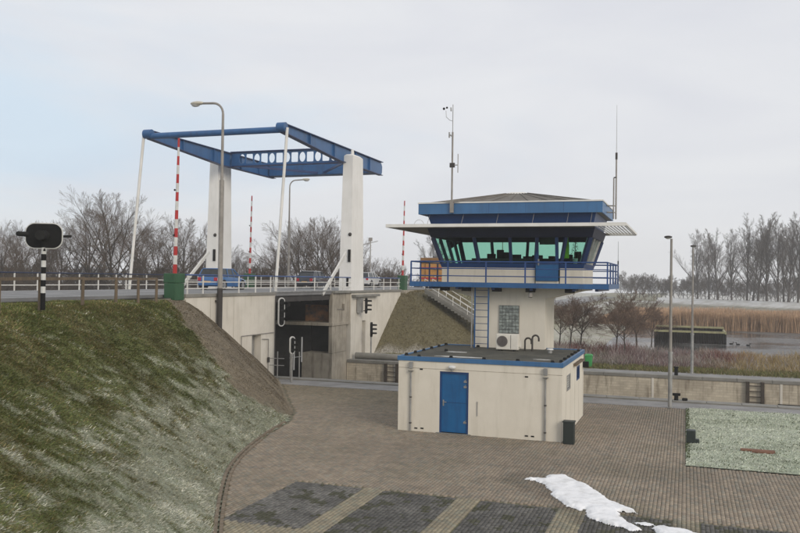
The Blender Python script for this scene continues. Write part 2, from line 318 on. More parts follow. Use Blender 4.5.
BND = np.array([(-14.9, 34.5), (-16.0, 32.0), (-16.25, 29.9), (-17.3, 29.4), (-18.95, 30.4), (-20.2, 30.9), (-22, 32.2), (-24, 33.6), (-30, 34)])
def slope_cols(x, y, z):
    n = fbm(x * 1.4, y * .9, 1.1, 11); n2 = fbm(x * 1.9 + y * .2, y * .95, .46, 5); 
    low = np.clip((3.6 - z) / 3.0, 0, 1)
    fr = np.clip((n * .35 + n2 * 1.15 + low * .68 - .93) * 2.6, 0, 1) * .94
    green = np.stack([.11 + .07 * n2, .13 + .06 * n2, .045 + 0 * n], -1); brown = np.stack([.155 + 0 * n, .13 + 0 * n, .07 + 0 * n], -1)
    t = np.clip((fbm(x, y, 2.3, 21) - .4) * 3, 0, 1)[..., None] * .55
    base = green * (1 - t) + brown * t; frost = np.array([.40, .44, .385])
    c = base * (1 - .6 * fr[..., None]) + frost * .6 * fr[..., None]
    sb = -sdist(x, y, BND)      # >0 on the bare brown side
    m = np.clip(-sb / .5 + (n2 - .5) * 2.0 + .5, 0, 1)[..., None] if False else None
    return c, fr
def brown_mask(x, y):
    # bare strip along the abutment: points beyond the boundary polyline
    s = sdist(x, y, BND); n2 = fbm(x, y, .5, 9)
    return np.clip(-s / .35 + (n2 - .5) * 2.4 + .5, 0, 1)
def emb_col(x, y, z):
    c, fr = slope_cols(x, y, z); m = brown_mask(x, y)[..., None]; n = fbm(x, y, .9, 31)[..., None]
    br = np.array([.205, .168, .115]) * (.75 + .5 * n); return c * (1 - m) + br * m
me = grid('embankment', -23.05, -5, 5, 45, .2, lambda x, y: near_h(x, y) - .0, M['ground_attr'], emb_col, keep=lambda c: (sdist(c[:, 0], c[:, 1], FOOT) > -.05))
tag(link('embankment', me, M['ground_attr']), kind='structure')
me = grid('verge', -23.62, -23.0, -40, 34.7, .31, lambda x, y: 4.86 + 0 * x, None); tag(link('verge', me, M['verge']), kind='structure')

tag(MB().box(-22.9, 60, -12, 43.2, -.3, -.05).build('yard_ground', M['path']), kind='structure')
# quay apron: grey concrete strip between pavers and lock
ap = tag(MB().box(-23.04, 60, 43.25, 44, -3.4, .03).build('quay_coping', M['coping'], bevel=.02), kind='structure')
tag(MB().box(-23.04, 60, 41.3, 43.25, -.25, .006).build('quay_path', M['path']), kind='structure')
# joints of the coping slabs are real gaps: slabs as parts
for k in range(26):
    x0 = -23 + k * 1.6
    MB().box(x0 + .012, x0 + 1.588, 43.262, 44.03, .031, .075).build('coping_slab', M['coping'], ap, bevel=.012)
tag(MB().box(-120, 120, 44, 56, -3.2, -3.0).build('lock_water', M['water']), kind='structure')

# ------------------------------------------------------------ pavers
SLABX = [(-10.7, -8.6), (-7.95, -5.83), (-5.17, -3.05), (-2.4, -.28), (.38, 2.5)]
def pavers():
    rng = np.random.default_rng(3)
    px, py = .105, .21
    xs = np.arange(-23, 10.5, px); Vs = []; Cs = []
    cells = []
    for i, x in enumerate(xs):
        ys = np.arange(11.5 + (py / 2 if i % 2 else 0), 41.25, py); cells.append(np.stack([np.full(len(ys), x), ys], -1))
    c = np.concatenate(cells); hx = np.full(len(c), px / 2); hy = np.full(len(c), py / 2)
    X, Y = c[:, 0], c[:, 1]
    ins = sdist(X, Y, FOOT) < -.20
    bld = (X > -10.6) & (X < -4.35) & (Y > 30.85) & (Y < 37.3)
    grass = (X > .05) & (Y > 28.45)
    slab = np.zeros(len(X), bool)
    for a, b in SLABX:
        slab |= (X > a) & (X < b) & (Y < 21.9) & ((Y > 17.7) | (a > -10))
    k = ins & ~bld & ~grass & ~slab
    P1 = c[k]; n1 = fbm(P1[:, 0], P1[:, 1], 2.5, 2); n2 = rng.random(len(P1)); moss = np.clip(fbm(P1[:, 0], P1[:, 1], 1.2, 77) * 2 - .95, 0, 1)
    snp = np.array([(-4.5, 24.6), (-3.6, 24.0), (-2.4, 22.2), (-1.2, 20.9), (-.2, 20.6)]); wet = np.clip(1 - (np.abs(sdist(P1[:, 0], P1[:, 1], snp)) - .75) / .45 + (n1 - .5) * 2.5, 0, 1) * np.clip(1 - (np.abs(sdist(P1[:, 0], P1[:, 1], snp)) - 1.0) / .5, 0, 1)
    damp = np.clip((fbm(P1[:, 0] * .7, P1[:, 1], 4.5, 55) - .5) * 4, 0, 1)
    g = (.84 + .24 * n2) * (.84 + .32 * n1) * (1 - .30 * wet) * (1 - .13 * damp)
    col1 = np.stack([.335 * g, .275 * g, .205 * g], -1)
    gr = (rng.random(len(P1)) < .25)[:, None]; col1 = np.where(gr, col1 * [.88, .95, 1.0], col1)
    col1 = col1 * (1 - moss[:, None] * .35) + np.array([.11, .11, .06]) * moss[:, None] * .35
    # small dark setts in the sunken panels
    strip = (P1[:, 1] < 21.9) & (P1[:, 0] > -10.7) & (P1[:, 0] < 2.5); col1 = np.where(strip[:, None], col1 * [.98, 1.04, .98], col1)
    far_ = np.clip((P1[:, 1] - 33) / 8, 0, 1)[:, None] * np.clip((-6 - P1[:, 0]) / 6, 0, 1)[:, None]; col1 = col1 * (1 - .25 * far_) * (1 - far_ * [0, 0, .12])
    P2 = []
    for a, b in SLABX:
        y0 = 17.7 if a < -10 else 11.6
        gx, gy = np.meshgrid(np.arange(a + .06, b, .105), np.arange(y0, 21.88, .105)); P2.append(np.stack([gx.ravel(), gy.ravel()], -1))
    P2 = np.concatenate(P2); n1 = fbm(P2[:, 0], P2[:, 1], .7, 13); n2 = rng.random(len(P2)); g = (.68 + .55 * n2) * (.6 + .8 * n1)
    l1 = np.where(P2[:, 0] < -8.5, 1.25, 1.0); col2 = np.stack([.135 * g * l1, .130 * g * l1, .118 * g * l1], -1)
    lf = (fbm(P2[:, 0], P2[:, 1], .35, 41) > .62)[:, None]; col2 = np.where(lf, np.array([.075, .075, .045]) * (1), col2)
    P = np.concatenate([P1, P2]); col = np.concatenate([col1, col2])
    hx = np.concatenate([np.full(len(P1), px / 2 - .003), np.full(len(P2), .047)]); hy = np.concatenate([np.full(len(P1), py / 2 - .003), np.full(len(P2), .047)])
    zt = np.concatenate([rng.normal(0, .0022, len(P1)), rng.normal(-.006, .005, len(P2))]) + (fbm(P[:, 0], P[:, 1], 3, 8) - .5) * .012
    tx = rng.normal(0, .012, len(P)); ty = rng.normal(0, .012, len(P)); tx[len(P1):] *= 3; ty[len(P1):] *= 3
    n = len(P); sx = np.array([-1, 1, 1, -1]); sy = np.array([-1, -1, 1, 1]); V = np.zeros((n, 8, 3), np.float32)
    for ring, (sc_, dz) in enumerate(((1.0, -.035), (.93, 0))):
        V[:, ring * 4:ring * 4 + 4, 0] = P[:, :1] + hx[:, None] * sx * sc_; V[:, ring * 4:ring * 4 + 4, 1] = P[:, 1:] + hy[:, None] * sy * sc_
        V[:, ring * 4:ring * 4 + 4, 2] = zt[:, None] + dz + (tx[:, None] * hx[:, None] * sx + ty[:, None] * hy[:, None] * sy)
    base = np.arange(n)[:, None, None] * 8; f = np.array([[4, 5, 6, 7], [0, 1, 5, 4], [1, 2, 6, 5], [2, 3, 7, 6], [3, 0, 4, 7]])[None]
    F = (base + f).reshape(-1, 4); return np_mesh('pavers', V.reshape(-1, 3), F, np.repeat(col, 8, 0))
M['paver'] = mat('brick_paver', (1, 1, 1), (.72, .72, .74), 2.2, .85, .5, 60, attr='Col', lo=.3, hi=.75)
M['joint'] = mat('sand_joint', (.17, .15, .11), (.13, .13, .07), 2, .95)
bed = tag(MB().box(-22.9, 10.6, 11.3, 41.29, -.12, -.028).build('paved_yard', M['joint']), kind='structure')
tag(link('pavers', pavers(), M['paver'], bed, local=True), kind='stuff')

# kerb of edging bricks round the foot of the embankment
kerb = thing('brick_kerb', 'double row of brown edging bricks curving along the foot of the frosty bank', 'kerb')
def along(P, step):
    P = [Vector((*p, 0)) for p in P]; res = []; acc = 0
    for a, b in zip(P[:-1], P[1:]):
        L = (b - a).length; d = (b - a) / L; t = acc
        while t < L: res.append((a + d * t, math.atan2(d.y, d.x))); t += step
        acc = t - L
    return res
bm_ = MB().frustum((-.1, .1, -.05, .05), (-.093, .093, -.043, .043), -.05, .045).mesh('edging_brick')
M['edging'] = mat('edging_brick', (.22, .175, .125), (.15, .12, .085), 5, .9, .5, 40)
bm_.materials.append(M['edging'])
fp = [p for p in FOOT if 12 < p[1] < 31.6]
fp = np.array(fp); 
# smooth the kerb line
for _ in range(3):
    q = []
    for a, b in zip(fp[:-1], fp[1:]): q += [a * .75 + b * .25, a * .25 + b * .75]
    fp = np.array([fp[0]] + q + [fp[-1]])
cnt = 0
for row in (0, 1):
    for p, a in along(fp, .212):
        if row == 0 or p.y < 27:
            nrm = Vector((math.sin(a), -math.cos(a), 0)); o = bpy.data.objects.new('edging_brick', bm_); C.objects.link(o); o.parent = kerb
            o.location = p + nrm * (.02 + .135 * row) + Vector((0, 0, .02 - .025 * row + random.uniform(-.006, .006))); o.rotation_euler = (random.uniform(-.03, .03), random.uniform(-.03, .03), a + random.uniform(-.03, .03)); cnt += 1

# ------------------------------------------------------------ grass blades (stuff)
def blades(name, P, h, wdt, lean, col, seed=0, jitter=.5):
    """P (n,3) base points; h (n) length; lean (n,3) direction vectors; each blade bends once (2 quads)"""
    rng = np.random.default_rng(seed); n = len(P); a = rng.uniform(0, 2 * np.pi, n); side = np.stack([np.cos(a), np.sin(a), 0 * a], -1) * wdt[:, None]
    d = lean + rng.normal(0, jitter, (n, 3)); d[:, 2] = np.abs(d[:, 2]); d /= np.linalg.norm(d, axis=1)[:, None]
    up = np.array([0, 0, 1.]); m1 = P + (d * .5 + up * .5) * h[:, None] * .5; tip = m1 + d * h[:, None] * .55 - up * (h[:, None] * .06)
    V = np.stack([P - side, P + side, m1 + side * .8, m1 - side * .8, tip + side * .25, tip - side * .25], 1).reshape(-1, 3)
    b = np.arange(n)[:, None, None] * 6; F = (b + np.array([[0, 1, 2, 3], [3, 2, 4, 5]])[None]).reshape(-1, 4)
    return np_mesh(name, V, F, np.repeat(col, 6, 0))
def embank_grass():
    rng = np.random.default_rng(5); n = 560000
    # more blades near the camera
    x = rng.uniform(-23, -6, n * 2); y = 8.5 + 35 * rng.random(n * 2) ** 1.5; 
    s = sdist(x, y, FOOT); k = (s > .02) & (s < 8.2); x, y, s = x[k], y[k], s[k]
    k = (brown_mask(x, y) < .5) | (rng.random(len(x)) < .5); x, y, s = x[k][:n], y[k][:n], s[k][:n]
    z = near_h(x, y); 
    cl = fbm(x * 1.8, y * .9, .38, 61); kp = cl > .12; x, y, z, cl = x[kp], y[kp], z[kp], cl[kp]
    c, fr = slope_cols(x, y, z); sb = brown_mask(x, y); dist = np.hypot(x, y)
    # tips catch more frost than the base layer
    pick = (rng.random(len(x)) < fr * .95); g = rng.uniform(.6, 1.45, len(x))[:, None]
    base = np.where(rng.random(len(x))[:, None] < .30 + .25 * (fbm(x, y, 2.3, 21)[:, None] > .52), np.array([.30, .25, .12]), np.array([.17, .205, .068])) * g
    frost = np.array([.76, .75, .63]) * rng.uniform(.7, 1.15, len(x))[:, None]
    col = np.where(pick[:, None], frost, base); br = np.array([.27, .22, .15]) * g; col = np.where((sb > .6)[:, None], br, col)
    e = .25; gx = (near_h(x + e, y) - near_h(x - e, y)) / (2 * e); gy = (near_h(x, y + e) - near_h(x, y - e)) / (2 * e)
    dn = np.stack([-gx, -gy, -(gx ** 2 + gy ** 2) * .6], -1); ang = (fbm(x * 1.5, y, .9, 90) - .5)[:, None]
    lean = dn * .9 + np.array([.15, -.35, 0.12]) + ang * np.array([.9, -.9, 0]) * 1.0 
    h = rng.uniform(.035, .085, len(x)) * (.4 + 1.2 * cl) * np.where(sb > .5, .5, 1); wd = .0022 + .00036 * dist
    # lie on the slope: do not force upward
    n_ = len(x); a = rng.uniform(0, 2 * np.pi, n_); d = lean + rng.normal(0, .28, (n_, 3)); d /= np.linalg.norm(d, axis=1)[:, None]
    nrm = np.stack([-gx, -gy, np.ones(n_)], -1); nrm /= np.linalg.norm(nrm, axis=1)[:, None]
    side = np.cross(d, nrm); side /= np.linalg.norm(side, axis=1)[:, None]; side *= wd[:, None]
    P = np.stack([x, y, z - .01], -1); tip = P + (d * .8 + nrm * .42) * h[:, None]
    V = np.stack([P - side, P + side, tip + side * .3, tip - side * .3], 1).reshape(-1, 3)
    F = (np.arange(n_)[:, None] * 4 + np.arange(4)[None]); return np_mesh('grass', V, F, np.repeat(col, 4, 0))
tag(link('bank_grass', embank_grass(), M['blade']), 'matted green and frosted grass covering the embankment left of the yard', 'grass', kind='stuff')

# frosted lawn on the right
me = grid('lawn', .04, 30, 28.4, 41.28, .16, lambda x, y: .01 + .07 * fbm(x, y, .9, 4) * np.clip(np.minimum(x, y - 28.4) / .5, 0, 1) + .02, None,
          lambda x, y, z: (np.array([.40, .45, .34]) * (.6 + .75 * fbm(x, y, .6, 51))[..., None]))
tag(link('lawn', me, M['ground_attr']), kind='structure')
def lawn_grass():
    rng = np.random.default_rng(8); n = 120000; x = .03 + 14 * rng.random(n); y = rng.uniform(28.4, 41.28, n); cl = fbm(x * 1.0, y * 1.6, .5, 71)
    edge = (x < .16)
    pick = (rng.random(n) < .80 + .17 * (fbm(x * .8, y * 2.2, .5, 77) > .44)) & ~(edge & (y > 29.5) & (rng.random(n) < .85))
    frost = np.array([.74, .77, .66]) * rng.uniform(.75, 1.2, n)[:, None]; gr = np.array([.10, .125, .045]) * rng.uniform(.6, 1.3, n)[:, None]
    col = np.where(pick[:, None], frost, gr); h = rng.uniform(.035, .08, n) * (.5 + cl) * np.where(edge, 1.15, 1)
    lean = np.tile([.5, -.3, .35], (n, 1)) + (fbm(x, y, 1.5, 33) - .5)[:, None] * [1.5, 1, 0]
    return blades('lawn_grass', np.stack([x, y, .02 + .07 * fbm(x, y, .9, 4) * np.clip(np.minimum(x, y - 28.4) / .5, 0, 1)], -1), h, np.full(n, .016), lean, col, 3, .35)
tag(link('lawn_grass', lawn_grass(), M['blade']), 'pale frosted grass of the lawn beside the yard', 'grass', kind='stuff')

# ------------------------------------------------------------ far land beyond the lock
def far_h(x, y):
    base = np.where(y < 57.5, 0.0, 0.0) + .0
    t = np.clip((y - 70) / 14, 0, 1); z = base - 1.9 * t * t * (3 - 2 * t)                    # down to the water
    shore = np.clip((-4 + (y - 85) * -.02 - x) / 6, 0, 1)                                       # left shore stays dry
    z = z * (1 - shore) + (-.55) * shore * t
    t2 = np.clip((y - 128 + (x + 5) * .12) / 8, 0, 1); z = z * (1 - t2) + (-.7) * t2
    crest = 250 - .95 * x * 1.0; crest = np.clip(crest, 190, 320)
    t3 = np.exp(-((y - crest) / 11) ** 2); z = np.maximum(z, np.where(y > 150, -.6 + 2.1 * t3, -9))
    z = np.where(y > crest, np.maximum(z, .9), z)
    return z + (fbm(x, y, 9, 14) - .5) * .35 * np.clip((y - 60) / 10, 0, 1)
def far_col(x, y, z):
    n = fbm(x, y, 5, 22); n2 = fbm(x, y, 1.4, 23); fr = np.clip((n * .6 + n2 * .6 - .42) * 3, 0, 1)[..., None]
    c = np.array([.20, .17, .12]) * (1 - fr) + np.array([.50, .48, .44]) * fr
    crest = np.clip(250 - .95 * x, 190, 320); k = np.clip((z + .1) / .5, 0, 1)[..., None] * (y > 150)[..., None]; c = c * (1 - k) + np.array([.60, .60, .585]) * k
    g = np.clip((y - 165) / 10, 0, 1)[..., None] * (z < .2)[..., None] * (y < crest)[..., None]; c = c * (1 - .6 * g) + np.array([.20, .19, .13]) * .6 * g
    return c
me = grid('far_bank', -7.9, 130, 57.5, 420, 1.25, far_h, None, far_col); tag(link('far_bank', me, M['far_ground']), kind='structure')
def left_h(x, y):
    s = np.where(y > 60, far_slope_h(x, y), 0); road = -sdist(x, y, np.array([(-34.4, -60.), (-34.4, 400.)]))  # >0 east of the road edge
    s2 = np.where(x < -34.3, ramp_h(np.clip(1 - (-34.3 - x) / 8, 0, 1.2)), 5) * (1 - road_drop(y) / 4.85)
    z = np.minimum(s, s2); z = np.where(x < -42.5, 0, z); return z + (fbm(x, y, 4, 18) - .5) * .2 * (z < 4.7) * (x < -8.5) + far_h(np.maximum(x, -12), y) * np.clip((x + 20) / 8, 0, 1)
def left_col(x, y, z):
    n = fbm(x, y, 2, 26); n2 = fbm(x, y, .7, 27); fr = (np.clip((n * .6 + n2 * .6 - .5) * 3, 0, 1) * np.clip((y + 1.1 * x - 50.0) / 3 , 0, 1))[..., None]
    c = np.array([.155, .135, .075]) * (.7 + .6 * n2[..., None]); c = np.where((z > .5)[..., None], c, far_col(x, y, z)); 
    return c * (1 - .8 * fr) + np.array([.42, .43, .33]) * .8 * fr
me = grid('approach_bank', -60, -7.9, 57.5, 420, .7, left_h, None, left_col); tag(link('approach_bank', me, M['ground_attr']), kind='structure')
tag(MB().box(-700, 700, -500, 700, -3.9, -3.6).build('ground', M['verge']), kind='structure')
me = grid('west_field', -700, -34.0, -200, 420, 5, lambda x, y: np.where(x < -44, 0 + .2 * (fbm(x, y, 20, 5) - .5), 0.0), None, far_col); tag(link('west_field', me, M['far_ground']), kind='structure')
tag(MB().box(-60, 130, 56, 57.6, -.5, .01).build('far_quay_path', M['path']), kind='structure')
tag(MB().add([(-30, 74, -1.0), (160, 74, -1.0), (160, 150, -1.0), (-30, 150, -1.0)], [(0, 1, 2, 3)]).build('river_water', M['water']), kind='structure')
# earth under road approach (west of lock sits on the same level)
tag(MB().box(-34.3, -23.06, -60, 34.0, -.4, 4.86).build('road_embankment', M['verge']), kind='structure')
tag(MB().box(-34.3, -23.06, 66.6, 91, -.4, 4.80).build('road_embankment', M['verge']), kind='structure')

# far lock wall
fw = thing('lock_wall', 'long weathered cream brick wall of the lock chamber with a grey coping', 'wall', (-23.0, 55, 0))
MB().box(-23.0, 60, 55, 56, -3.4, -.12).build('wall_face', M['quay_brick'], fw)
for k in range(42):
    x0 = -23 + k * 2.0
    if x0 > 30: break
    MB().box(x0 + .01, x0 + 1.99, 54.95, 55.6, -.118, .08).build('coping_stone', M['coping'], fw, bevel=.012)
MB().box(31, 60, 54.95, 55.6, -.118, .08).build('coping_stone', M['coping'], fw)
MB().box(-23, 60, 55.6, 56.01, -.118, .03).build('wall_top', M['coping'], fw)
for xx in (-19.32, -1.95, 5.5):
    MB().box(xx - .07, xx + .07, 54.97, 54.998, -3.2, -.12).build('vertical_joint_strip', M['concrete_wall'], fw)
def wall_ladder(x, label):
    t = thing('wall_ladder', label, 'ladder', (x, 54.9, 0), 'ladders in the lock wall')
    for s in (-.42, .42): MB().box(x + s - .1, x + s + .1, 54.78, 54.94, -3.1, -.05).build('fender_post', M['fender'], t, bevel=.01)
    for k in range(8): MB().tube((x - .35, 54.86, -.3 - k * .33), (x + .35, 54.86, -.3 - k * .33), .03, n=6).build('rung', M['fender'], t)
wall_ladder(4.03, 'dark timber ladder set in the cream lock wall right of the frosted lawn box')
wall_ladder(-19.55, 'dark ladder in the cream lock wall just left of the low building')
# low bar near the wall right part
o = thing('mooring_rail', 'low dark metal rail fixed on the lock wall right of the ladder', 'rail', (6.2, 54.85, -.9))
MB().tube((5.3, 54.85, -1.35), (7.2, 54.85, -1.35), .04).build('bar', M['pile'], o); MB().tube((7.15, 54.85, -1.35), (7.15, 54.85, -.4), .04).build('upright', M['pile'], o)

# ------------------------------------------------------------ road, bridge deck, abutments
tag(MB().box(-33.9, -23.62, -60, 44.0, 4.862, 5.0).build('road', M['asphalt']), kind='structure')
rm = MB(); ys_ = [52.4] + list(np.arange(92, 300, 6.0))
for a_, b_ in zip(ys_[:-1], ys_[1:]):
    za_, zb2 = 5.0 - float(road_drop(a_)), 5.0 - float(road_drop(b_)); rm.add([(-33.9, a_, za_), (-23.42, a_, za_), (-23.42, b_, zb2), (-33.9, b_, zb2), (-33.9, a_, za_ - .15), (-23.42, a_, za_ - .15), (-23.42, b_, zb2 - .15), (-33.9, b_, zb2 - .15)], [(0, 1, 2, 3), (4, 7, 6, 5), (0, 3, 7, 4), (1, 5, 6, 2)])
tag(rm.build('road', M['asphalt']), kind='structure')
M['line'] = mat('worn_white_line', (.5, .5, .48), (.3, .3, .29), 4, .7)
ln = MB()
for y in list(np.arange(-40, 42, 4.0)) + list(np.arange(54, 91, 4.0)): ln.box(-28.76, -28.64, y, y + 1.6, 5.002, 5.006)
for y0, y1 in ((-40, 43.9), (52.5, 91.9)):
    ln.box(-33.3, -33.2, y0, y1, 5.002, 5.006); ln.box(-24.32, -24.22, y0, y1, 5.002, 5.006)
tag(ln.build('road_markings', M['line']), kind='structure')
ab = thing('bridge_abutment', 'off-white concrete abutment with a doorway on the near side of the lock', 'bridge', (-28, 39, 0))
# near abutment: front wall X=-23.04, with door recess Y 41.3..42.25
ab_m = MB(); 
ab_m.box(-23.5, -23.04, 34.6, 41.25, -.3, 4.86); ab_m.box(-23.5, -23.04, 42.3, 43.97, -.3, 4.86); ab_m.box(-23.5, -23.04, 41.25, 42.3, 2.62, 4.86)
ab_m.build('wall', M['concrete_wall'], ab)
MB().box(-33.9, -23.5, 34.6, 43.96, -3.3, 4.855).build('core', M['pier_concrete'], ab)
MB().box(-23.5, -23.46, 41.25, 42.3, -.2, 2.6).build('door', M['galv'], ab, label='grey metal door in the doorway')
MB().box(-23.56, -22.98, 34.6, 43.99, 4.862, 5.03).build('edge_beam', M['coping'], ab, bevel=.015)
pp = MB(); pp.path([(-22.98, 40.0, .6), (-22.98, 40.0, 2.66), (-22.98, 43.85, 2.66)], .022); pp.path([(-22.98, 42.35, 2.35), (-22.98, 43.1, 2.3), (-22.98, 43.1, .3)], .022)
pp.build('conduit', M['grey_pole'], ab); MB().box(-23.0, -22.92, 43.02, 43.18, .95, 1.25).build('switch_box', M['dark_pole'], ab)
for y in (36.9, 39.2): MB().box(-23.036, -23.03, y, y + .012, 1, 4.86).build('panel_joint', M['pier_concrete'], ab)
MB().tube((-22.96, 43.85, .1), (-22.96, 43.85, 4.8), .03).build('drainpipe', M['dark_pole'], ab)

fa = thing('bridge_abutment', 'concrete abutment and dark stained pier carrying the bridge on the far side of the lock', 'bridge', (-28, 58, 0))
pz = MB(); pz.box(-34, -23.04, 54.9, 55.98, 2.82, 4.86); pz.box(-23.3, -23.041, 52.4, 54.9, .72, 2.6); pz.box(-23.3, -23.041, 52.4, 55.3, 2.82, 4.86)
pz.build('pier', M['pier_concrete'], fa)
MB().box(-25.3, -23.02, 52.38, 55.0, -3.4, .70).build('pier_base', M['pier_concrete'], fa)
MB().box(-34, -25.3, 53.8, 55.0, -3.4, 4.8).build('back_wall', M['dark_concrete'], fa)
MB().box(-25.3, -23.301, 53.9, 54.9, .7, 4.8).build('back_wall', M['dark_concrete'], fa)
MB().box(-34, -22.98, 52.3, 55.4, 2.6, 2.82).build('ledge', M['pier_concrete'], fa, bevel=.02)
MB().box(-25.6, -23.5, 53.45, 53.7, 2.83, 4.0).build('rusty_bearing', M['rust'], fa)
MB().tube((-23.0, 53.2, 3.75), (-23.0, 54.2, 3.72), .025).build('conduit', M['grey_pole'], fa); MB().box(-23.03, -22.9, 54.1, 54.45, 3.7, 4.1).build('junction_box', M['pier_concrete'], fa)
wl = MB(); wl.box(-23.5, -22.96, 55.55, 57.75, -.2, 4.855); wl.box(-23.5, -22.96, 58.45, 66.5, -.2, 4.855); wl.box(-23.5, -22.96, 57.75, 58.45, 2.75, 4.855)
wl.build('wall', M['concrete_wall'], fa); MB().box(-33.9, -23.5, 55.99, 66.5, -.3, 4.85).build('core', M['pier_concrete'], fa)
MB().box(-23.5, -23.44, 57.75, 58.45, -.2, 2.75).build('door', M['galv'], fa, label='tall grey door in the far abutment')
MB().box(-23.56, -22.85, 52.41, 66.5, 4.862, 5.03).build('edge_beam', M['coping'], fa, bevel=.015)
MB().box(-22.959, -22.6, 55.6, 60.6, 4.55, 4.72).build('shelf', M['coping'], fa, bevel=.02)

# lifting leaf
lf = thing('bridge_leaf', 'lifting deck of the drawbridge between the two abutments', 'bridge', (-28.6, 48, 4.9))
MB().box(-33.8, -23.1, 44.02, 52.36, 4.80, 5.0).build('deck_plate', M['asphalt'], lf)
for x in (-33.6, -23.35): MB().box(x - .14, x + .14, 44.05, 52.33, 4.42, 4.797).build('main_girder', M['dark_pole'], lf)
for k in range(5): MB().box(-33.45, -23.5, 44.6 + k * 1.75, 44.8 + k * 1.75, 4.35, 4.797).build('cross_girder', M['dark_pole'], lf)
MB().bar((-23.6, 46.9, 4.3), (-26.5, 51.0, 3.6), .15, .3).build('drive_arm', M['dark_pole'], lf)
MB().box(-23.46, -23.05, 44.03, 52.35, 5.0, 5.08).build('kerb_plate', M['galv'], lf)

# railings
def railing(label, x, posts, y0, y1, zt=5.97, group='railings along the bridge road', top='blue_rail'):
    t = thing('railing', label, 'railing', (x, y0, 5.0), group)
    pm = MB().box(-.028, .028, -.028, .028, 0, zt - 5.0).mesh('post'); pm.materials.append(M['white_paint'])
    for y in posts:
        o = bpy.data.objects.new('post', pm); C.objects.link(o); o.parent = t; o.location = (0, y - y0, 0)
    MB().tube((x, y0, zt), (x, y1, zt), .038, n=8).build('top_rail', M[top], t)
    for z in (5.62, 5.30): MB().box(x - .015, x + .015, y0, y1, z - .024, z + .024).build('rail', M['white_paint'], t)
    return t
railing('white railing with blue top bar along the near abutment edge', -23.12, [34.9, 36.3, 38.1, 39.85, 41.7, 43.5], 34.7, 43.7)
railing('white railing on the lifting leaf between tie rod and push rod', -23.12, [44.1, 46.74, 49.6, 52.2], 43.95, 52.35)
railing('white railing with blue top bar beside the right bridge tower and silver car', -22.95, [53.96, 56.0, 57.9, 60.1, 62.3, 63.9, 66.0], 52.5, 66.3)
railing('white railing with blue top bar across the road from the grassy bank on the left', -33.75, list(np.arange(-10, 43.5, 1.66)), -12, 43.7, top='navy')
railing('far side railing of the lifting leaf seen behind the blue car', -33.75, [44.1, 46.2, 48.3, 50.4, 52.3], 43.95, 52.4, top='navy')
railing('far side railing of the road beyond the bridge behind the black car', -33.75, list(np.arange(53, 88, 2.2)), 52.5, 88, top='navy')
# wooden fence on the crest of the bank
FP = [(-17.6, 16.5), (-18.9, 18.9), (-20.0, 21.75), (-21.3, 25.3), (-21.95, 28.05), (-22.25, 29.9), (-22.55, 31.6)]
ft = thing('wooden_fence', 'weathered single-rail wooden post fence on the crest of the grassy bank', 'fence', (-20.0, 21.75, 4.8))
for i, (x, y) in enumerate(FP):
    zb = float(near_h(np.array(x), np.array(y))) - .15
    MB().tube((x, y, zb), (x + random.uniform(-.02, .02), y, zb + 1.22 + random.uniform(-.03, .03)), .065, .06, n=8).build('fence_post', M['wood'], ft)
for a, b in zip(FP[:-1], FP[1:]): MB().bar((*a, 5.75), (*b, 5.77), .05, .1).build('fence_rail', M['wood'], ft)

# ------------------------------------------------------------ lift towers and balance frame
def tower(x0, x1, y0, y1, label, front):
    t = thing('bridge_tower', label, 'tower', ((x0 + x1) / 2, (y0 + y1) / 2, 5.0), 'white towers of the drawbridge')
    b = (x0 - .12, x1 + .10, y0 - .22, y1 + .22); MB().frustum(b, (x0, x1, y0, y1), 5.0, 14.85).build('shaft', M['tower_white'], t, bevel=.02)
    MB().frustum((x0, x1, y0, y1), (x0 + .15, x1 - .15, y0 + .25, y1 - .25), 14.852, 15.0).build('cap', M['tower_white'], t)
    ym = (y0 + y1) / 2; xm = x1 if front else x1
    MB().tube((x1 - .25, y0 + .45, 15.0), (x1 - .25, y0 + .45, 15.35), .14, .1, n=10).build('bearing_cover', M['tower_white'], t)
    MB().box(b[1] - .3, b[1] - .1, b[2] - .03, b[2] + .02, 7.1, 8.0).build('slot', M['black'], t)
    MB().box((x0 + x1) / 2 + .1, (x0 + x1) / 2 + .25, b[2] - .025, b[2] + .02, 5.3, 6.0).build('hatch', M['black'], t)
    MB().sphere((x1 - .1, y0 - .12, 9.1), .14).build('lamp', M['dark_pole'], t)
    xr = x0 + .25
    MB().bar((xr + (.35 if front else .3), 54.9, 7.75), (xr + (.35 if front else .3), 50.9, 4.8), .13, .22).build('push_rod', M['white_paint'], t, label='slanted white push rod')
    return t
tower(-23.75, -22.98, 55.55, 57.5, 'white tapering concrete tower right of the bridge opening with slanted push rod', True)
tower(-35.05, -34.3, 55.7, 57.6, 'white tapering concrete tower across the road, behind the street lamp', False)
bf = thing('balance_frame', 'horizontal blue steel balance frame of the drawbridge on white towers', 'bridge', (-28.5, 56, 14.5), None)
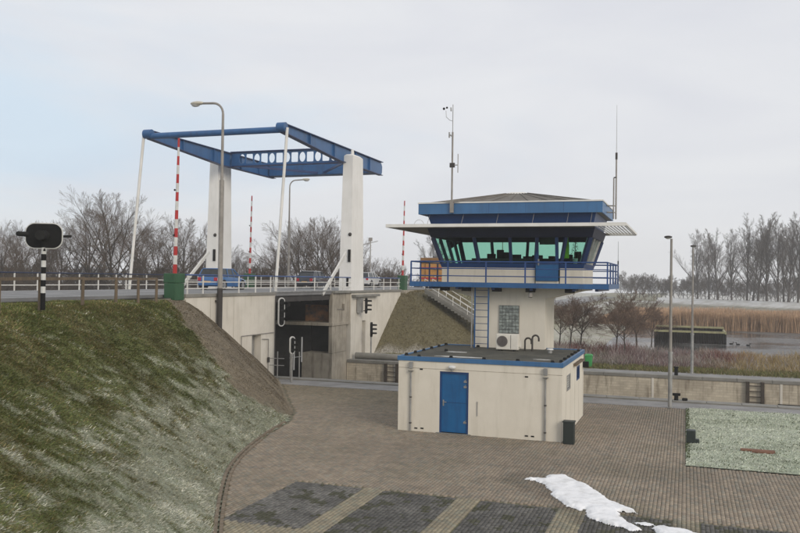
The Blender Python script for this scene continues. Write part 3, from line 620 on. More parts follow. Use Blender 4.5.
for x in (-23.72, -33.5):
    MB().prism([(45.85, 15.42), (63.3, 15.38), (63.55, 15.1), (63.5, 14.6), (63.3, 14.42), (54.6, 14.40), (45.85, 14.92)], 'x', x - .03, x + .03).build('balance_beam', M['blue_steel'], bf)
    fl = MB(); fl.box(x - .2, x + .2, 45.85, 63.35, 15.42, 15.47); fl.bar((x, 45.85, 14.90), (x, 54.6, 14.375), .4, .05); fl.box(x - .2, x + .2, 54.6, 63.3, 14.35, 14.398)
    fl.build('flange', M['blue_dark'], bf)
    for y in (49.6, 53.6, 57.6, 60.5):
        zb = 14.92 - max(0, min(1, (y - 45.85) / 8.75)) * .52 
        MB().box(x - .16, x + .16, y - .02, y + .02, zb, 15.41).build('stiffener', M['blue_steel'], bf)
    MB().tube((x - .2, 56.4, 14.85), (x + .22, 56.4, 14.85), .24, n=14).build('pivot', M['blue_dark'], bf, smooth=True)
    MB().tube((x + .28, 45.76, 15.2), (x - .28, 45.76, 15.2), .30, n=18).build('end_hub', M['blue_steel'], bf, smooth=True)
MB().tube((-33.3, 45.76, 15.05), (-23.9, 45.76, 15.05), .2, n=18).build('cross_tube', M['blue_steel'], bf, smooth=True)
MB().box(-33.4, -23.8, 62.2, 63.4, 14.45, 15.36).build('counterweight', M['blue_steel'], bf, bevel=.03)
# Vierendeel cross girder with alternating rectangular and oval openings
def girder():
    x0, x1, z0, z1, Yg = -33.4, -23.8, 14.47, 15.50, 56.1
    bm = bmesh.new(); n = 15; w_ = (x1 - x0) / n
    for i in range(n):
        a = x0 + i * w_; b = a + w_; cx = (a + b) / 2; cz = (z0 + z1) / 2
        if i in (0, n - 1): 
            hs = None
        elif i % 2: hs = [(cx + .25 * c, cz + .37 * s) for c, s in [(math.cos(t), math.sin(t)) for t in np.linspace(0, 2 * math.pi, 24, endpoint=False)]]
        else: hs = [(cx + .285 * np.sign(c) * min(1, abs(c) * 1.35), cz + .37 * np.sign(s) * min(1, abs(s) * 1.35)) for c, s in [(math.cos(t), math.sin(t)) for t in np.linspace(0, 2 * math.pi, 24, endpoint=False)]]
        def outer(p):
            dx, dz = p[0] - cx, p[1] - cz; k = min((w_ / 2) / max(abs(dx), 1e-6), ((z1 - z0) / 2) / max(abs(dz), 1e-6)); return (cx + dx * k, cz + dz * k)
        if hs is None:
            vs = [bm.verts.new(v) for v in ((a, Yg, z0), (b, Yg, z0), (b, Yg, z1), (a, Yg, z1))]; bm.faces.new(vs); continue
        ou = [outer(p) for p in hs]
        # corners fix: snap nearest outer points to the corners
        for cxn in ((a, z0), (b, z0), (b, z1), (a, z1)):
            j = min(range(24), key=lambda q: (ou[q][0] - cxn[0]) ** 2 + (ou[q][1] - cxn[1]) ** 2); ou[j] = cxn
        vi = [bm.verts.new((p[0], Yg, p[1])) for p in hs]; vo = [bm.verts.new((p[0], Yg, p[1])) for p in ou]
        for k in range(24): bm.faces.new((vi[k], vi[(k + 1) % 24], vo[(k + 1) % 24], vo[k]))
    me = bpy.data.meshes.new('cross_girder'); bm.to_mesh(me); bm.free(); o = link('cross_girder', me, M['blue_steel'], bf)
    s = o.modifiers.new('solid', 'SOLIDIFY'); s.thickness = .06; s.offset = 0
girder()
MB().box(-33.4, -23.8, 55.9, 56.3, 15.502, 15.56).build('girder_flange', M['blue_dark'], bf); MB().box(-33.4, -23.8, 55.9, 56.3, 14.4, 14.468).build('girder_flange', M['blue_dark'], bf)
for sx in (-1, 1):
    xa = -28.6 + sx * 4.7
    MB().bar((xa, 56.5, 14.6), (-28.6 + sx * .3, 62.2, 14.6), .12, .16).build('brace', M['blue_dark'], bf)
for x in (-23.35, -33.85):
    MB().tube((x, 45.76, 15.15), (x, 44.55, 4.95), .095, n=10).build('tie_rod', M['white_paint'], bf, smooth=True)
MB().tube((-28.9, 56.5, 14.55), (-27.6, 56.5, 14.6), .05).build('work_lamp', M['lamp_shell'], bf)

# ------------------------------------------------------------ barriers
def barrier(x, y, z, label, cab=True, h=6.5, group='red and white barrier booms standing upright'):
    t = thing('barrier', label, 'barrier', (x, y, z), group)
    MB().box(x - .31, x + .31, y - .38, y + .38, z, z + .82).build('cabinet', M['green_cab'], t, bevel=.02)
    MB().box(x - .335, x + .335, y - .405, y + .405, z + .825, z + 1.28).build('cabinet_hood', M['green_cab'], t, bevel=.03)
    zb = z + 1.28; x1, y1 = x - .05, y + .1; n = 15; L = h / n
    for k in range(n):
        r0 = .105 - .055 * k / n; r1 = .105 - .055 * (k + 1) / n
        MB().tube((x1 + k * .006, y1, zb + k * L), (x1 + (k + 1) * .006, y1, zb + (k + 1) * L), r0, r1, n=8, cap=(k in (0, n - 1))).build('boom_band', M['red_paint'] if k % 2 == 0 else M['white_rim'], t)
    for k in (4, 9): MB().sphere((x1 - .02, y1 - .1, zb + k * L + .1), .05, 8, 5).build('boom_lamp', M['black'], t)
    return t
barrier(-23.15, 33.85, 4.75, 'tall red and white boom on green cabinet at left end of the bridge wall')
barrier(-23.3, 68.0, 4.95, 'red and white boom on green cabinet left of the control tower')
barrier(-34.4, 61.0, 4.9, 'thin far red and white barrier boom between the two white towers')
MB().box(-24.2, -22.95, 32.6, 34.55, 3.2, 4.76).build('barrier_plinth', M['pier_concrete']).update_tag()
tag(bpy.data.objects['barrier_plinth'], 'concrete plinth under the green barrier cabinet at the top of the bank', 'plinth')
MB().box(-24.0, -22.6, 67.0, 69.0, 4.3, 4.96).build('barrier_plinth', M['pier_concrete'])
tag(bpy.data.objects['barrier_plinth.001'], 'concrete plinth under the green barrier cabinet beyond the bridge', 'plinth')

# ------------------------------------------------------------ lamps
def head(cx, cy, cz, t, dx=-1.0):
    MB().sphere((cx + dx * .32, cy, cz + .02), 1.0, 12, 8, (.42, .15, .11)).build('lamp_head', M['lamp_shell'], t, smooth=True)
    MB().sphere((cx + dx * .40, cy, cz - .05), 1.0, 10, 6, (.27, .11, .12)).build('lamp_glass', M['screen'], t, smooth=True)
def street_lamp(x, y, z0, z1, label, arm=1.35, r=.085, dx=-1.0, lower=None, grp='bent-arm street lamps by the bridge'):
    t = thing('street_lamp', label, 'street lamp', (x, y, z0), grp)
    zt = z1 - .75; ya = y
    if lower:
        MB().tube((x, y, z0), (x, y, lower), r * 1.35, n=12).build('post_foot', M['dark_pole'], t, smooth=True); zs = lower
        for zz in (z0 + .4, z0 + 1.6): MB().box(x - .35, x, y - .12, y + .12, zz, zz + .1).build('wall_bracket', M['dark_pole'], t)
    else: zs = z0
    zm = zs + (zt - zs) * .62
    MB().tube((x, y, zs), (x, y, zm), r * 1.15, n=12).build('post', M['grey_pole'], t, smooth=True)
    MB().tube((x, y, zm), (x, y, zt), r * .75, r * .6, n=12).build('upper_post', M['grey_pole'], t, smooth=True)
    pts = [(x, y, zt)] + [(x + dx * (.6 - .6 * math.cos(a)), y, zt + .6 * math.sin(a)) for a in np.linspace(.2, math.pi / 2, 7)] + [(x + dx * arm, y, zt + .63)]
    MB().path(pts, r * .55, 8).build('arm', M['grey_pole'], t, smooth=True); head(x + dx * arm, y, zt + .63, t, dx)
    return t
street_lamp(-22.82, 37.42, 2.98, 15.1, 'tall grey street lamp fixed to the abutment wall in front of the left tower', 1.25, .11, lower=5.3)
street_lamp(-34.6, 68.5, 4.9, 15.0, 'grey street lamp beyond the bridge leaf seen between tie rod and right tower', 1.3, .1, dx=1.0)
def quay_lamp(x, y, z1, label, hx=.15, hs=.19):
    t = thing('lamp_post', label, 'lamp post', (x, y, 0), 'straight lamp posts by the lock')
    MB().tube((x, y, 0), (x, y, 2.6), .10, n=12).build('post_foot', M['galv'], t, smooth=True); MB().tube((x, y, 2.6), (x, y, z1 - .1), .075, .055, n=12).build('post', M['grey_pole'], t, smooth=True)
    MB().tube((x, y, 2.55), (x, y, 2.65), .12, n=12).build('collar', M['galv'], t)
    MB().box(x - .12, x + .12, y - .12, y + .12, .005, .03).build('base_plate', M['galv'], t)
    MB().sphere((x - hx, y - .05, z1 - .02), 1.0, 12, 6, (hs, .10, .07)).build('lamp_head', M['dark_pole'], t, smooth=True)
    MB().sphere((x - hx, y - .05, z1 - .05), 1.0, 10, 6, (hs * .7, .08, .07)).build('lamp_glass', M['screen'], t, smooth=True)
quay_lamp(-.68, 41.35, 8.12, 'nearer grey lamp post at the corner of pavers and frosted lawn')
quay_lamp(.4, 57.2, 8.36, 'farther lamp post across the lock in front of the pond', -.02, .2)
t = thing('lamp_post', 'thin distant lamp post seen left of the control tower', 'lamp post', (-20.5, 96, 4.8))
MB().tube((-20.5, 96, 4), (-20.5, 96, 11.0), .07, .05).build('post', M['grey_pole'], t); MB().sphere((-20.7, 96, 11.0), 1, 8, 5, (.35, .15, .1)).build('lamp_head', M['grey_pole'], t)
t = thing('catenary_mast', 'small distant lattice mast just right of the right bridge tower', 'mast', (-34.3, 88.5, 4.8))
MB().tube((-34.3, 88.5, 4.6), (-34.3, 88.5, 10.4), .06).build('pole', M['grey_pole'], t); MB().bar((-35.2, 88.5, 9.8), (-33.4, 88.5, 10.2), .06, .06).build('cross_arm', M['grey_pole'], t); MB().box(-34.5, -34.1, 88.4, 88.6, 10.2, 10.6).build('camera_box', M['grey_pole'], t)

# ------------------------------------------------------------ bridge road signal (seen from behind) on banded pole
sx_, sy_ = -19.66, 21.5
t = thing('traffic_signal', 'black oval signal board with white rim on a black and white banded pole', 'traffic signal', (sx_, sy_, 4.75))
zz = 4.75
for k in range(9):
    z2 = zz + (.55 if k == 0 else .21); MB().tube((sx_, sy_, zz), (sx_, sy_, z2), .075, n=12, cap=False).build('pole_band', M['black'] if k % 2 == 0 else M['white_rim'], t, smooth=True); zz = z2
def stadium(hw, hh, r, n=8):
    pts = []
    for (cx, cz, a0) in ((hw - r, hh - r, 0), (-hw + r, hh - r, 90), (-hw + r, -hh + r, 180), (hw - r, -hh + r, 270)):
        for k in range(n + 1): a = R(a0 + 90 * k / n); pts.append((cx + r * math.cos(a), cz + r * math.sin(a)))
    return pts
hd = thing('signal_tmp', 'x', 'x'); bpy.data.objects.remove(hd)
cz_ = 7.15; ang = yaw + .15
def rotm(o, about, a):
    o.data.transform(Matrix.Rotation(a, 4, 'Z')); o.location = (0, 0, cz_ - 4.75); return o
def lb(poly, y0, y1): 
    m_ = MB(); m_.prism([(p[0], p[1]) for p in poly], 'y', y0, y1); return m_
o = rotm(lb(stadium(.58, .42, .30), -.03, .03).build('board_rim', M['white_rim'], t, local=True), 0, ang)
o = rotm(lb(stadium(.55, .39, .275), -.05, .05).build('board', M['black'], t, local=True), 0, ang)
hm = MB(); hm.tube((0, -.05, 0), (.02, -.55, .0), .11, .16, n=14); hm.tube((0, -.051, 0), (0, -.2, 0), .19, .13, n=14); o = rotm(hm.build('centre_hood', M['black_matt'], t, local=True, smooth=True), 0, ang)
hm = MB(); hm.tube((-.5, 0, .04), (-.76, -.12, .05), .09, .07, n=12); hm.sphere((-.76, -.12, .05), .08); rotm(hm.build('side_hood', M['black_matt'], t, local=True, smooth=True), 0, ang)
hm = MB(); hm.tube((.52, .05, .0), (.78, .10, .0), .04, .04, n=10); hm.box(.68, .82, .0, .12, -.03, .04); rotm(hm.build('side_hood', M['black_matt'], t, local=True), 0, ang)
MB().tube((sx_ + .03, sy_ - .02, 6.65), (sx_, sy_, 6.98), .05).build('pole_cap', M['black'], t)

# ------------------------------------------------------------ ship signals (black, white oval rim, three hooded lamps)
def ship_signal(x, y, z, hh, label, pole=None, rz=0.0, rim=True, hw=.33, group='ship traffic signals at the lock'):
    # board faces +X
    t = thing('ship_signal', label, 'traffic signal', (x, y, z), group, rz)
    def st(a, b, r, x0, x1): m_ = MB(); m_.prism([(p[0], p[1]) for p in stadium(a, b, r)], 'x', x0, x1); return m_
    if rim: st(hw, hh, hw * .95, -.03, .03).build('rim', M['white_rim'], t, local=True)
    st(hw - .07 * rim, hh - .07 * rim, (hw - .07 * rim) * .9, -.05, .05).build('board', M['black'], t, local=True)
    for k in (-1, 0, 1):
        hm = MB(); zc = k * hh * .55; rr = hh * .20
        for j in range(8):   # half-round hood
            a0, a1 = R(-10 + 200 * j / 8), R(-10 + 200 * (j + 1) / 8); p = lambda a, xx, q: (xx, math.cos(a) * q, zc + math.sin(a) * q)
            hm.add([p(a0, .05, rr), p(a1, .05, rr), p(a1, .40, rr * .92), p(a0, .40, rr * .92)], [(0, 1, 2, 3)])
        hm.tube((.04, 0, zc), (.09, 0, zc), rr * .85, n=12); hm.build('lamp_hood', M['black_matt'], t, local=True)
    if pole: MB().tube((-.02, 0, -z + .02), (-.02, 0, -hh * .55), .06, n=10).build('pole', M['galv'], t, local=True, smooth=True)
    else: MB().box(-.2, -.04, -.05, .05, -hh * .7, -hh * .6).box(-.2, -.04, -.05, .05, hh * .6, hh * .7).build('bracket', M['dark_pole'], t, local=True)
    return t
ship_signal(-22.8, 44.3, 3.85, .86, 'white-rimmed ship signal fixed on the near abutment corner below the railing', rz=-.35, hw=.26)
ship_signal(-20.95, 42.1, 2.1, .5, 'white-rimmed ship signal on a short pole on the near quay under the bridge', pole=1, rz=-.35, hw=.2)
ship_signal(-22.35, 57.0, 3.9, .58, 'black ship signal on the far abutment wall above the door', rz=.1, rim=False, hw=.2)
ship_signal(-21.95, 57.1, 2.15, .55, 'black ship signal on a thin pole beside the far abutment door', pole=1, rz=.1, rim=False, hw=.2)
MB().box(-22.95, -22.6, 56.6, 57.0, 3.4, 4.45).build('signal_backplate', M['galv'], bpy.data.objects['ship_signal.002'])

t = thing('quay_railing', 'galvanised two-bar handrail beside the near quay edge under the bridge', 'railing', (-22.6, 43, 0))
for (x, y) in ((-22.4, 43.15), (-22.0, 44.0), (-21.2, 43.55)): MB().tube((x, y, 0), (x, y, 1.6), .035).build('post', M['galv'], t)
for z in (.8, 1.2): MB().tube((-22.9, 43.1, z), (-22.0, 43.2, z), .025).build('bar', M['galv'], t)
t = thing('depth_gauge', 'two slim white gauge posts at the water side beneath the bridge', 'gauge', (-23, 46, 0))
for y in (47.1, 48.2): MB().tube((-23.3, y, .1 if y < 47.5 else .5), (-23.3, y, 2.1), .045).build('gauge_post', M['white_rim'], t)
MB().tube((-23.3, 46.5, .9), (-23.3, 48.2, .85), .025).build('cross_bar', M['galv'], t)
t = thing('swing_beam', 'pale round-topped concrete beam lying on the far lock wall beside the pier', 'beam', (-21, 55.9, .2))
MB().tube((-22.7, 55.95, .30), (-19.15, 55.95, .30), .24, n=14).build('beam', M['coping'], t, smooth=True); MB().tube((-19.15, 55.95, .30), (-19.0, 55.95, .30), .26, n=14).build('end_cap', M['blue_band'], t)

# ------------------------------------------------------------ low building
bx0, bx1, by0, by1, bh = -10.66, -4.28, 30.77, 37.45, 2.74
t = thing('service_building', 'low cream flat-roofed building with a blue door at the foot of the tower', 'building', ((bx0 + bx1) / 2, (by0 + by1) / 2, 0))
wm = MB(); dx0, dx1, dz = -8.97, -7.82, 2.38
wm.box(bx0, dx0, by0, by0 + .25, -.1, bh).box(dx1, bx1, by0, by0 + .25, -.1, bh).box(dx0, dx1, by0, by0 + .25, dz, bh)
wm.build('front_wall', M['render_wall'], t)
MB().box(bx0, bx0 + .25, by0 + .25, by1, -.1, bh).build('side_wall', M['render_wall'], t); MB().box(bx0 + .25, bx1 - .25, by1 - .25, by1, -.1, bh).build('back_wall', M['render_wall'], t)
sw = MB(); w1 = (32.0, 32.95, 1.72, 2.32); w2 = (35.0, 35.9, 1.80, 2.38)
xs0, xs1 = bx1 - .25, bx1
sw.box(xs0, xs1, by0 + .25, w1[0], -.1, bh).box(xs0, xs1, w1[0], w1[1], -.1, w1[2]).box(xs0, xs1, w1[0], w1[1], w1[3], bh).box(xs0, xs1, w1[1], w2[0], -.1, bh)
sw.box(xs0, xs1, w2[0], w2[1], -.1, w2[2]).box(xs0, xs1, w2[0], w2[1], w2[3], bh).box(xs0, xs1, w2[1], by1, -.1, bh); sw.build('side_wall', M['render_wall'], t)
for w_, mm, lab in ((w1, 'screen', 'louvred vent window'), (w2, 'car_glass', 'dark window with blue frame')):
    f = MB().box(xs1 - .06, xs1 + .02, w_[0], w_[0] + .06, w_[2], w_[3]).box(xs1 - .06, xs1 + .02, w_[1] - .06, w_[1], w_[2], w_[3]).box(xs1 - .06, xs1 + .02, w_[0] + .06, w_[1] - .06, w_[3] - .06, w_[3]).box(xs1 - .06, xs1 + .02, w_[0] + .06, w_[1] - .06, w_[2], w_[2] + .06).build('window', M['galv'] if mm == 'screen' else M['blue_band'], t, label=lab)
    if mm == 'screen':
        for k in range(5): MB().box(xs1 - .07, xs1 - .03, w_[0] + .06, w_[1] - .06, w_[2] + .08 + k * .09, w_[2] + .14 + k * .09).build('louvre', M['screen'], f)
        MB().box(xs1 - .12, xs1 - .09, w_[0] + .06, w_[1] - .06, w_[2] + .06, w_[3] - .06).build('backing', M['galv'], f)
    else: MB().box(xs1 - .09, xs1 - .07, w_[0] + .06, w_[1] - .06, w_[2] + .06, w_[3] - .06).build('pane', M['car_glass'], f)
for y in np.arange(by0 + 1.0, by1, 1.33): MB().box(bx1 + .001, bx1 + .003, y, y + .012, .02, bh - .3).build('panel_joint', M['pier_concrete'], t)
MB().box(bx0 + .05, bx1 - .05, by0 + .05, by1 - .05, bh + .002, bh + .13).build('roof', M['roof_felt'], t)
tr = MB(); tr.box(bx0 - .04, bx1 + .04, by0 - .04, by0 + .05, bh, bh + .17).box(bx0 - .04, bx1 + .04, by1 - .05, by1 + .04, bh, bh + .17).box(bx0 - .04, bx0 + .05, by0 + .05, by1 - .05, bh, bh + .17).box(bx1 - .05, bx1 + .04, by0 + .05, by1 - .05, bh, bh + .17)
tr.build('roof_trim', M['blue_fascia'], t)
MB().box(bx0 - .006, bx1 + .006, by0 - .006, by0 - .001, bh - .29, bh - .275).build('wall_joint', M['pier_concrete'], t)
cm = MB().frustum((-.075, .075, -.045, .045), (-.05, .05, -.03, .03), 0, .09).mesh('roof_clip'); cm.materials.append(M['black_matt'])
cl = [(x, by0 + .12) for x in np.arange(bx0 + .8, bx1 - .1, 1.3)] + [(bx0 + .12, y) for y in np.arange(by0 + .6, by1, 1.15)] + [(bx1 - .12, y) for y in np.arange(by0 + .5, by1, 1.05)] + [(-8.9, by1 - .8), (-9.6, by1 - 3.6)]
for (x, y) in cl:
    o = bpy.data.objects.new('roof_clip', cm); C.objects.link(o); o.parent = t; o.location = Vector((x, y, bh + .15)) - OFF[t.name]; o.rotation_euler.z = random.uniform(-.4, .4)
d = MB().box(dx0 + .07, dx1 - .07, by0 + .06, by0 + .11, .05, dz - .07).build('door', M['blue_door'], t)
MB().box(dx0, dx0 + .07, by0 + .02, by0 + .2, 0, dz).box(dx1 - .07, dx1, by0 + .02, by0 + .2, 0, dz).box(dx0 + .07, dx1 - .07, by0 + .02, by0 + .2, dz - .07, dz).build('door_frame', M['blue_band'], t)
MB().box(dx0 + .10, dx1 - .10, by0 + .057, by0 + .06, 1.18, 1.2).build('door_seam', M['blue_band'], d)
hnd = MB(); hnd.box(dx0 + .12, dx0 + .17, by0 + .04, by0 + .06, 1.05, 1.28).tube((dx0 + .145, by0 + .03, 1.2), (dx0 + .27, by0 + .03, 1.2), .014); hnd.build('handle', M['galv'], d)
for z in (.42, 1.78, 1.98): MB().box(dx1 - .20, dx1 - .08, by0 + .035, by0 + .058, z, z + .07).bar((dx1 - .2, by0 + .04, z + .05), (dx1 - .1, by0 + .04, z + .12), .02, .02).build('hinge', M['galv'], d)
MB().box(dx0 - .1, dx1 + .1, by0 - .12, by0 - .002, -.03, .03).build('door_step', M['coping'], t)
lg = MB().sphere((-8.45, by0 - .12, 2.56), .13, 12, 6, (1.2, .9, .6)).build('wall_lamp', M['white_rim'], t, smooth=True); MB().tube((-8.45, by0 - .1, 2.5), (-8.45, by0 - .1, 2.4), .06, .04).build('lamp_bracket', M['galv'], lg)
for x in (-10.12, -4.88):
    g = MB().tube((x, by0 - .07, .03), (x, by0 - .07, bh - .45), .035, n=10).build('downpipe', M['galv'], t, smooth=True)
    MB().box(x - .07, x + .07, by0 - .14, by0 - .002, bh - .3, bh - .05).build('hopper', M['galv'], g, bevel=.01)
    MB().frustum((x - .04, x + .04, by0 - .11, by0 - .03), (x - .11, x + .11, by0 - .15, by0 - .004), bh - .45, bh - .38).build('funnel', M['galv'], g)
    for z in (.3, 1.3): MB().tube((x, by0 - .07, z), (x, by0 - .07, z + .05), .047, n=10).build('clamp', M['dark_pole'], g)
for (x, z) in ((-9.72, 2.42), (-5.6, 2.34), (-9.91, .12), (-9.66, .13), (-5.58, .14), (-5.35, .14)): MB().box(x - .06, x + .06, by0 - .012, by0 - .002, z - .025, z + .025).build('air_slot', M['black'], t)
MB().box(-7.48, -7.455, by0 - .03, by0 - .002, .75, 1.3).build('handle_bar', M['galv'], t)
MB().box(bx1 + .002, bx1 + .12, 33.9, 36.4, 2.5, 2.6).build('sign_shelf', M['wood'], t, label='thin beige bar high on the side wall')
MB().box(bx1 + .002, bx1 + .25, 37.1, 37.3, 2.15, 2.4).build('security_camera', M['black'], t)
t2 = thing('roof_ice', 'thin pale ice streak near the front edge of the low roof', 'ice', (-8.6, 31.6, 2.88), 'ice streaks on the low roof'); 
def blob(x0, x1, y0, y1, z, th, n=24, seed=1, m_='ice', name='ice'):
    rg = random.Random(seed); P = [((x0 + x1) / 2 + (x1 - x0) / 2 * math.cos(a) * rg.uniform(.75, 1.05), (y0 + y1) / 2 + (y1 - y0) / 2 * math.sin(a) * rg.uniform(.6, 1.1)) for a in np.linspace(0, 2 * math.pi, n, endpoint=False)]
    m_o = MB(); m_o.prism(P, 'z', z, z + th); return m_o
bpy.data.objects.remove(t2)
tag(blob(-9.6, -7.4, 31.5, 31.9, bh + .132, .008, seed=2).build('roof_ice', M['ice']), 'thin pale ice streak near the front edge of the low dark roof', 'ice', 'ice streaks on the low roof')
tag(blob(-9.6, -8.6, 33.6, 34.0, bh + .132, .008, seed=3).build('roof_ice', M['ice']), 'short pale ice streak beside the foot of the blue ladder', 'ice', 'ice streaks on the low roof')
tag(blob(-5.6, -4.9, 32.0, 32.25, bh + .132, .008, seed=4).build('roof_ice', M['ice']), 'small ice streak at the right front corner of the low roof', 'ice', 'ice streaks on the low roof')

# things on the roof
rz0 = bh + .132
t = thing('air_conditioner', 'cream outdoor air conditioning unit under the glass block window', 'air conditioner', (-7.29, 35.4, rz0))
MB().box(-7.78, -6.80, 35.3, 35.62, rz0 + .06, rz0 + .74).build('casing', M['ac_case'], t, bevel=.03)
g = MB().tube((-7.50, 35.301, rz0 + .42), (-7.50, 35.275, rz0 + .42), .235, n=24).build('fan_guard', M['fan_grille'], t, smooth=True)
for k in range(4):
    rr = .06 + .05 * k; MB().path([(-7.50 + rr * math.cos(a), 35.268, rz0 + .42 + rr * math.sin(a)) for a in np.linspace(0, 2 * math.pi, 18)], .006, 4).build('guard_ring', M['galv'], g)
MB().box(-7.14, -7.12, 35.296, 35.3, rz0 + .1, rz0 + .7).build('panel_seam', M['fan_grille'], t); MB().box(-6.80, -6.7, 35.4, 35.55, rz0 + .2, rz0 + .5).build('valve_cover', M['ac_case'], t)
for x in (-7.6, -7.0): MB().box(x - .04, x + .04, 35.3, 35.6, rz0, rz0 + .06).build('foot', M['black_matt'], t)
t = thing('vent_pipes', 'pair of bent dark vent pipes beside the air conditioner', 'pipe', (-6.4, 35.9, rz0))
for (xa, h_) in ((-6.62, .42), (-6.3, .55)):
    MB().path([(xa, 35.9, rz0), (xa, 35.9, rz0 + h_)] + [(xa + .14 - .14 * math.cos(a), 35.9, rz0 + h_ + .14 * math.sin(a)) for a in np.linspace(.3, math.pi, 7)] + [(xa + .28, 35.9, rz0 + h_ - .12)], .04, 8).build('bent_pipe', M['dark_pole'], t, smooth=True)
t = thing('roof_vent', 'small white mushroom vent cap on the right of the low roof', 'vent', (-5.42, 35.2, rz0))
MB().tube((-5.42, 35.2, rz0), (-5.42, 35.2, rz0 + .14), .09, n=12).build('stub', M['galv'], t); MB().tube((-5.42, 35.2, rz0 + .14), (-5.42, 35.2, rz0 + .2), .15, .12, n=14).build('cap', M['white_rim'], t, smooth=True)

# ------------------------------------------------------------ control tower
T = thing('control_tower', 'bridge control tower with blue bands, green glass cabin and wide white canopy', 'tower', (-7.53, 38.5, 0))
MB().box(-9.15, -5.93, 36.9, 39.6, -.1, 5.12).build('shaft', M['render_wall'], T)
MB().frustum((-9.15, -5.93, 36.9, 39.6), (-10.6, -4.5, 36.9, 41.0), 5.121, 5.5).build('soffit', M['render_wall'], T)
MB().box(-10.75, -4.3, 36.89, 41.1, 5.501, 5.76).build('floor_slab', M['render_wall'], T)
for x0, x1, y0, y1 in ((-10.75, -6.42, 37.0, 37.12), (-5.30, -4.3, 37.0, 37.12), (-10.75, -10.63, 37.12, 41.1), (-4.42, -4.3, 37.12, 41.1), (-10.63, -4.42, 40.98, 41.1)):
    MB().box(x0, x1, y0, y1, 5.761, 6.50).build('parapet', M['render_wall'], T)
# glass blocks
gb = MB().box(-7.98, -7.08, 36.86, 36.899, 3.40, 4.80).build('glass_block_window', M['dark_pole'], T)
gm = MB().frustum((-.085, .085, 0, .05), (-.085, .085, 0, .05), 0, 1); 
blk = MB().box(-.068, .068, -.02, .03, -.068, .068).mesh('glass_block'); blk.materials.append(M['block_glass'])
for i in range(6):
    for j in range(9):
        o = bpy.data.objects.new('glass_block', blk); C.objects.link(o); o.parent = gb; o.location = Vector((-7.98 + .075 + i * .15, 36.85, 3.40 + .078 + j * .1555)) - OFF[T.name]
# platform
PX0, PX1, PY0, PY1 = -11.9, -3.15, 35.9, 41.6
pl = MB(); pl.box(PX0, PX1, PY0, 36.88, 5.70, 5.76).box(PX0, -10.76, 36.88, PY1, 5.70, 5.76).box(-4.29, PX1, 36.88, PY1, 5.70, 5.76); pl.build('platform', M['galv'], T)
be = MB(); be.box(PX0 - .04, PX1 + .04, PY0 - .06, PY0 - .001, 5.60, 5.82).box(PX0 - .06, PX0 - .001, PY0, PY1, 5.60, 5.82).box(PX1 + .001, PX1 + .06, PY0, PY1, 5.60, 5.82).box(PX0, PX1, PY1 + .001, PY1 + .06, 5.60, 5.82)
be.build('platform_edge_beam', M['blue_steel'], T)
for x in (-11.0, -9.75, -8.1, -6.4, -4.55, -3.6): MB().box(x - .07, x + .07, PY0 + .1, 37.2 if x > -10.7 and x < -4.4 else 41.3, 5.50, 5.695).build('cantilever', M['blue_dark'], T)
for x in (-10.35, -9.35, -7.95, -6.45, -4.75): MB().box(x - .2, x + .2, PY0 + .12, PY0 + .35, 5.42, 5.59).build('underlight', M['black'], T)
MB().tube((-6.45, PY0 + .25, 5.4), (-6.45, PY0 + .2, 5.2), .08, .1).build('spotlight', M['grey_pole'], T)
rl = thing('tmp', 'x', 'x'); bpy.data.objects.remove(rl)
pm = MB().box(-.03, .03, -.03, .03, 0, .97).mesh('rail_post'); pm.materials.append(M['blue_rail'])
posts = [(x, PY0) for x in np.linspace(PX0, PX1, 6)] + [(PX0, y) for y in np.linspace(PY0, PY1, 5)[1:]] + [(PX1, y) for y in np.linspace(PY0, PY1, 5)[1:]] + [(x, PY1) for x in np.linspace(PX0, PX1, 6)[1:-1]]
for (x, y) in posts:
    o = bpy.data.objects.new('rail_post', pm); C.objects.link(o); o.parent = T; o.location = Vector((x, y, 5.76)) - OFF[T.name]
for z, r in ((6.74, .032), (6.43, .022), (6.10, .022)):
    for a, b in (((PX0, PY0), (PX1, PY0)), ((PX0, PY0), (PX0, PY1)), ((PX1, PY0), (PX1, PY1)), ((PX0, PY1), (PX1, PY1))):
        MB().tube((*a, z), (*b, z), r, n=8).build('rail', M['blue_rail'], T)
# cabin: leaning glazed walls
zb, zs, zg0, zg1, zt = 6.50, 6.68, 6.70, 7.86, 8.3
B = (-10.75, -4.3, 37.0, 41.1)
def ex(z): return .42 * (z - zb) / 1.35
def rect(z): e = ex(z); return (B[0] - e, B[1] + e, B[2] - e, B[3] + e)
def ring(z0, z1, th, name, m_, grow=0.0):
    o0 = rect(z0); o1 = rect(z1); m_b = MB(); g = grow
    outer0 = [(o0[0] - g, o0[2] - g), (o0[1] + g, o0[2] - g), (o0[1] + g, o0[3] + g), (o0[0] - g, o0[3] + g)]; outer1 = [(o1[0] - g, o1[2] - g), (o1[1] + g, o1[2] - g), (o1[1] + g, o1[3] + g), (o1[0] - g, o1[3] + g)]
    def ins(q, t_): s = [(t_, t_), (-t_, t_), (-t_, -t_), (t_, -t_)]; return [(p[0] + a, p[1] + b) for p, (a, b) in zip(q, s)]
    vs = [(*p, z0) for p in outer0] + [(*p, z0) for p in ins(outer0, th)] + [(*p, z1) for p in outer1] + [(*p, z1) for p in ins(outer1, th)]; fs = []
    for k in range(4):
        j = (k + 1) % 4; fs += [(k, j, 8 + j, 8 + k), (4 + k, 12 + k, 12 + j, 4 + j), (k, 4 + k, 4 + j, j), (8 + k, 8 + j, 12 + j, 12 + k)]
    m_b.add(vs, fs); return m_b.build(name, m_, T)
ring(6.501, zg0, .14, 'sill_band', M['blue_band'], .02); ring(zg1, 8.28, .16, 'window_head', M['navy'], .01)
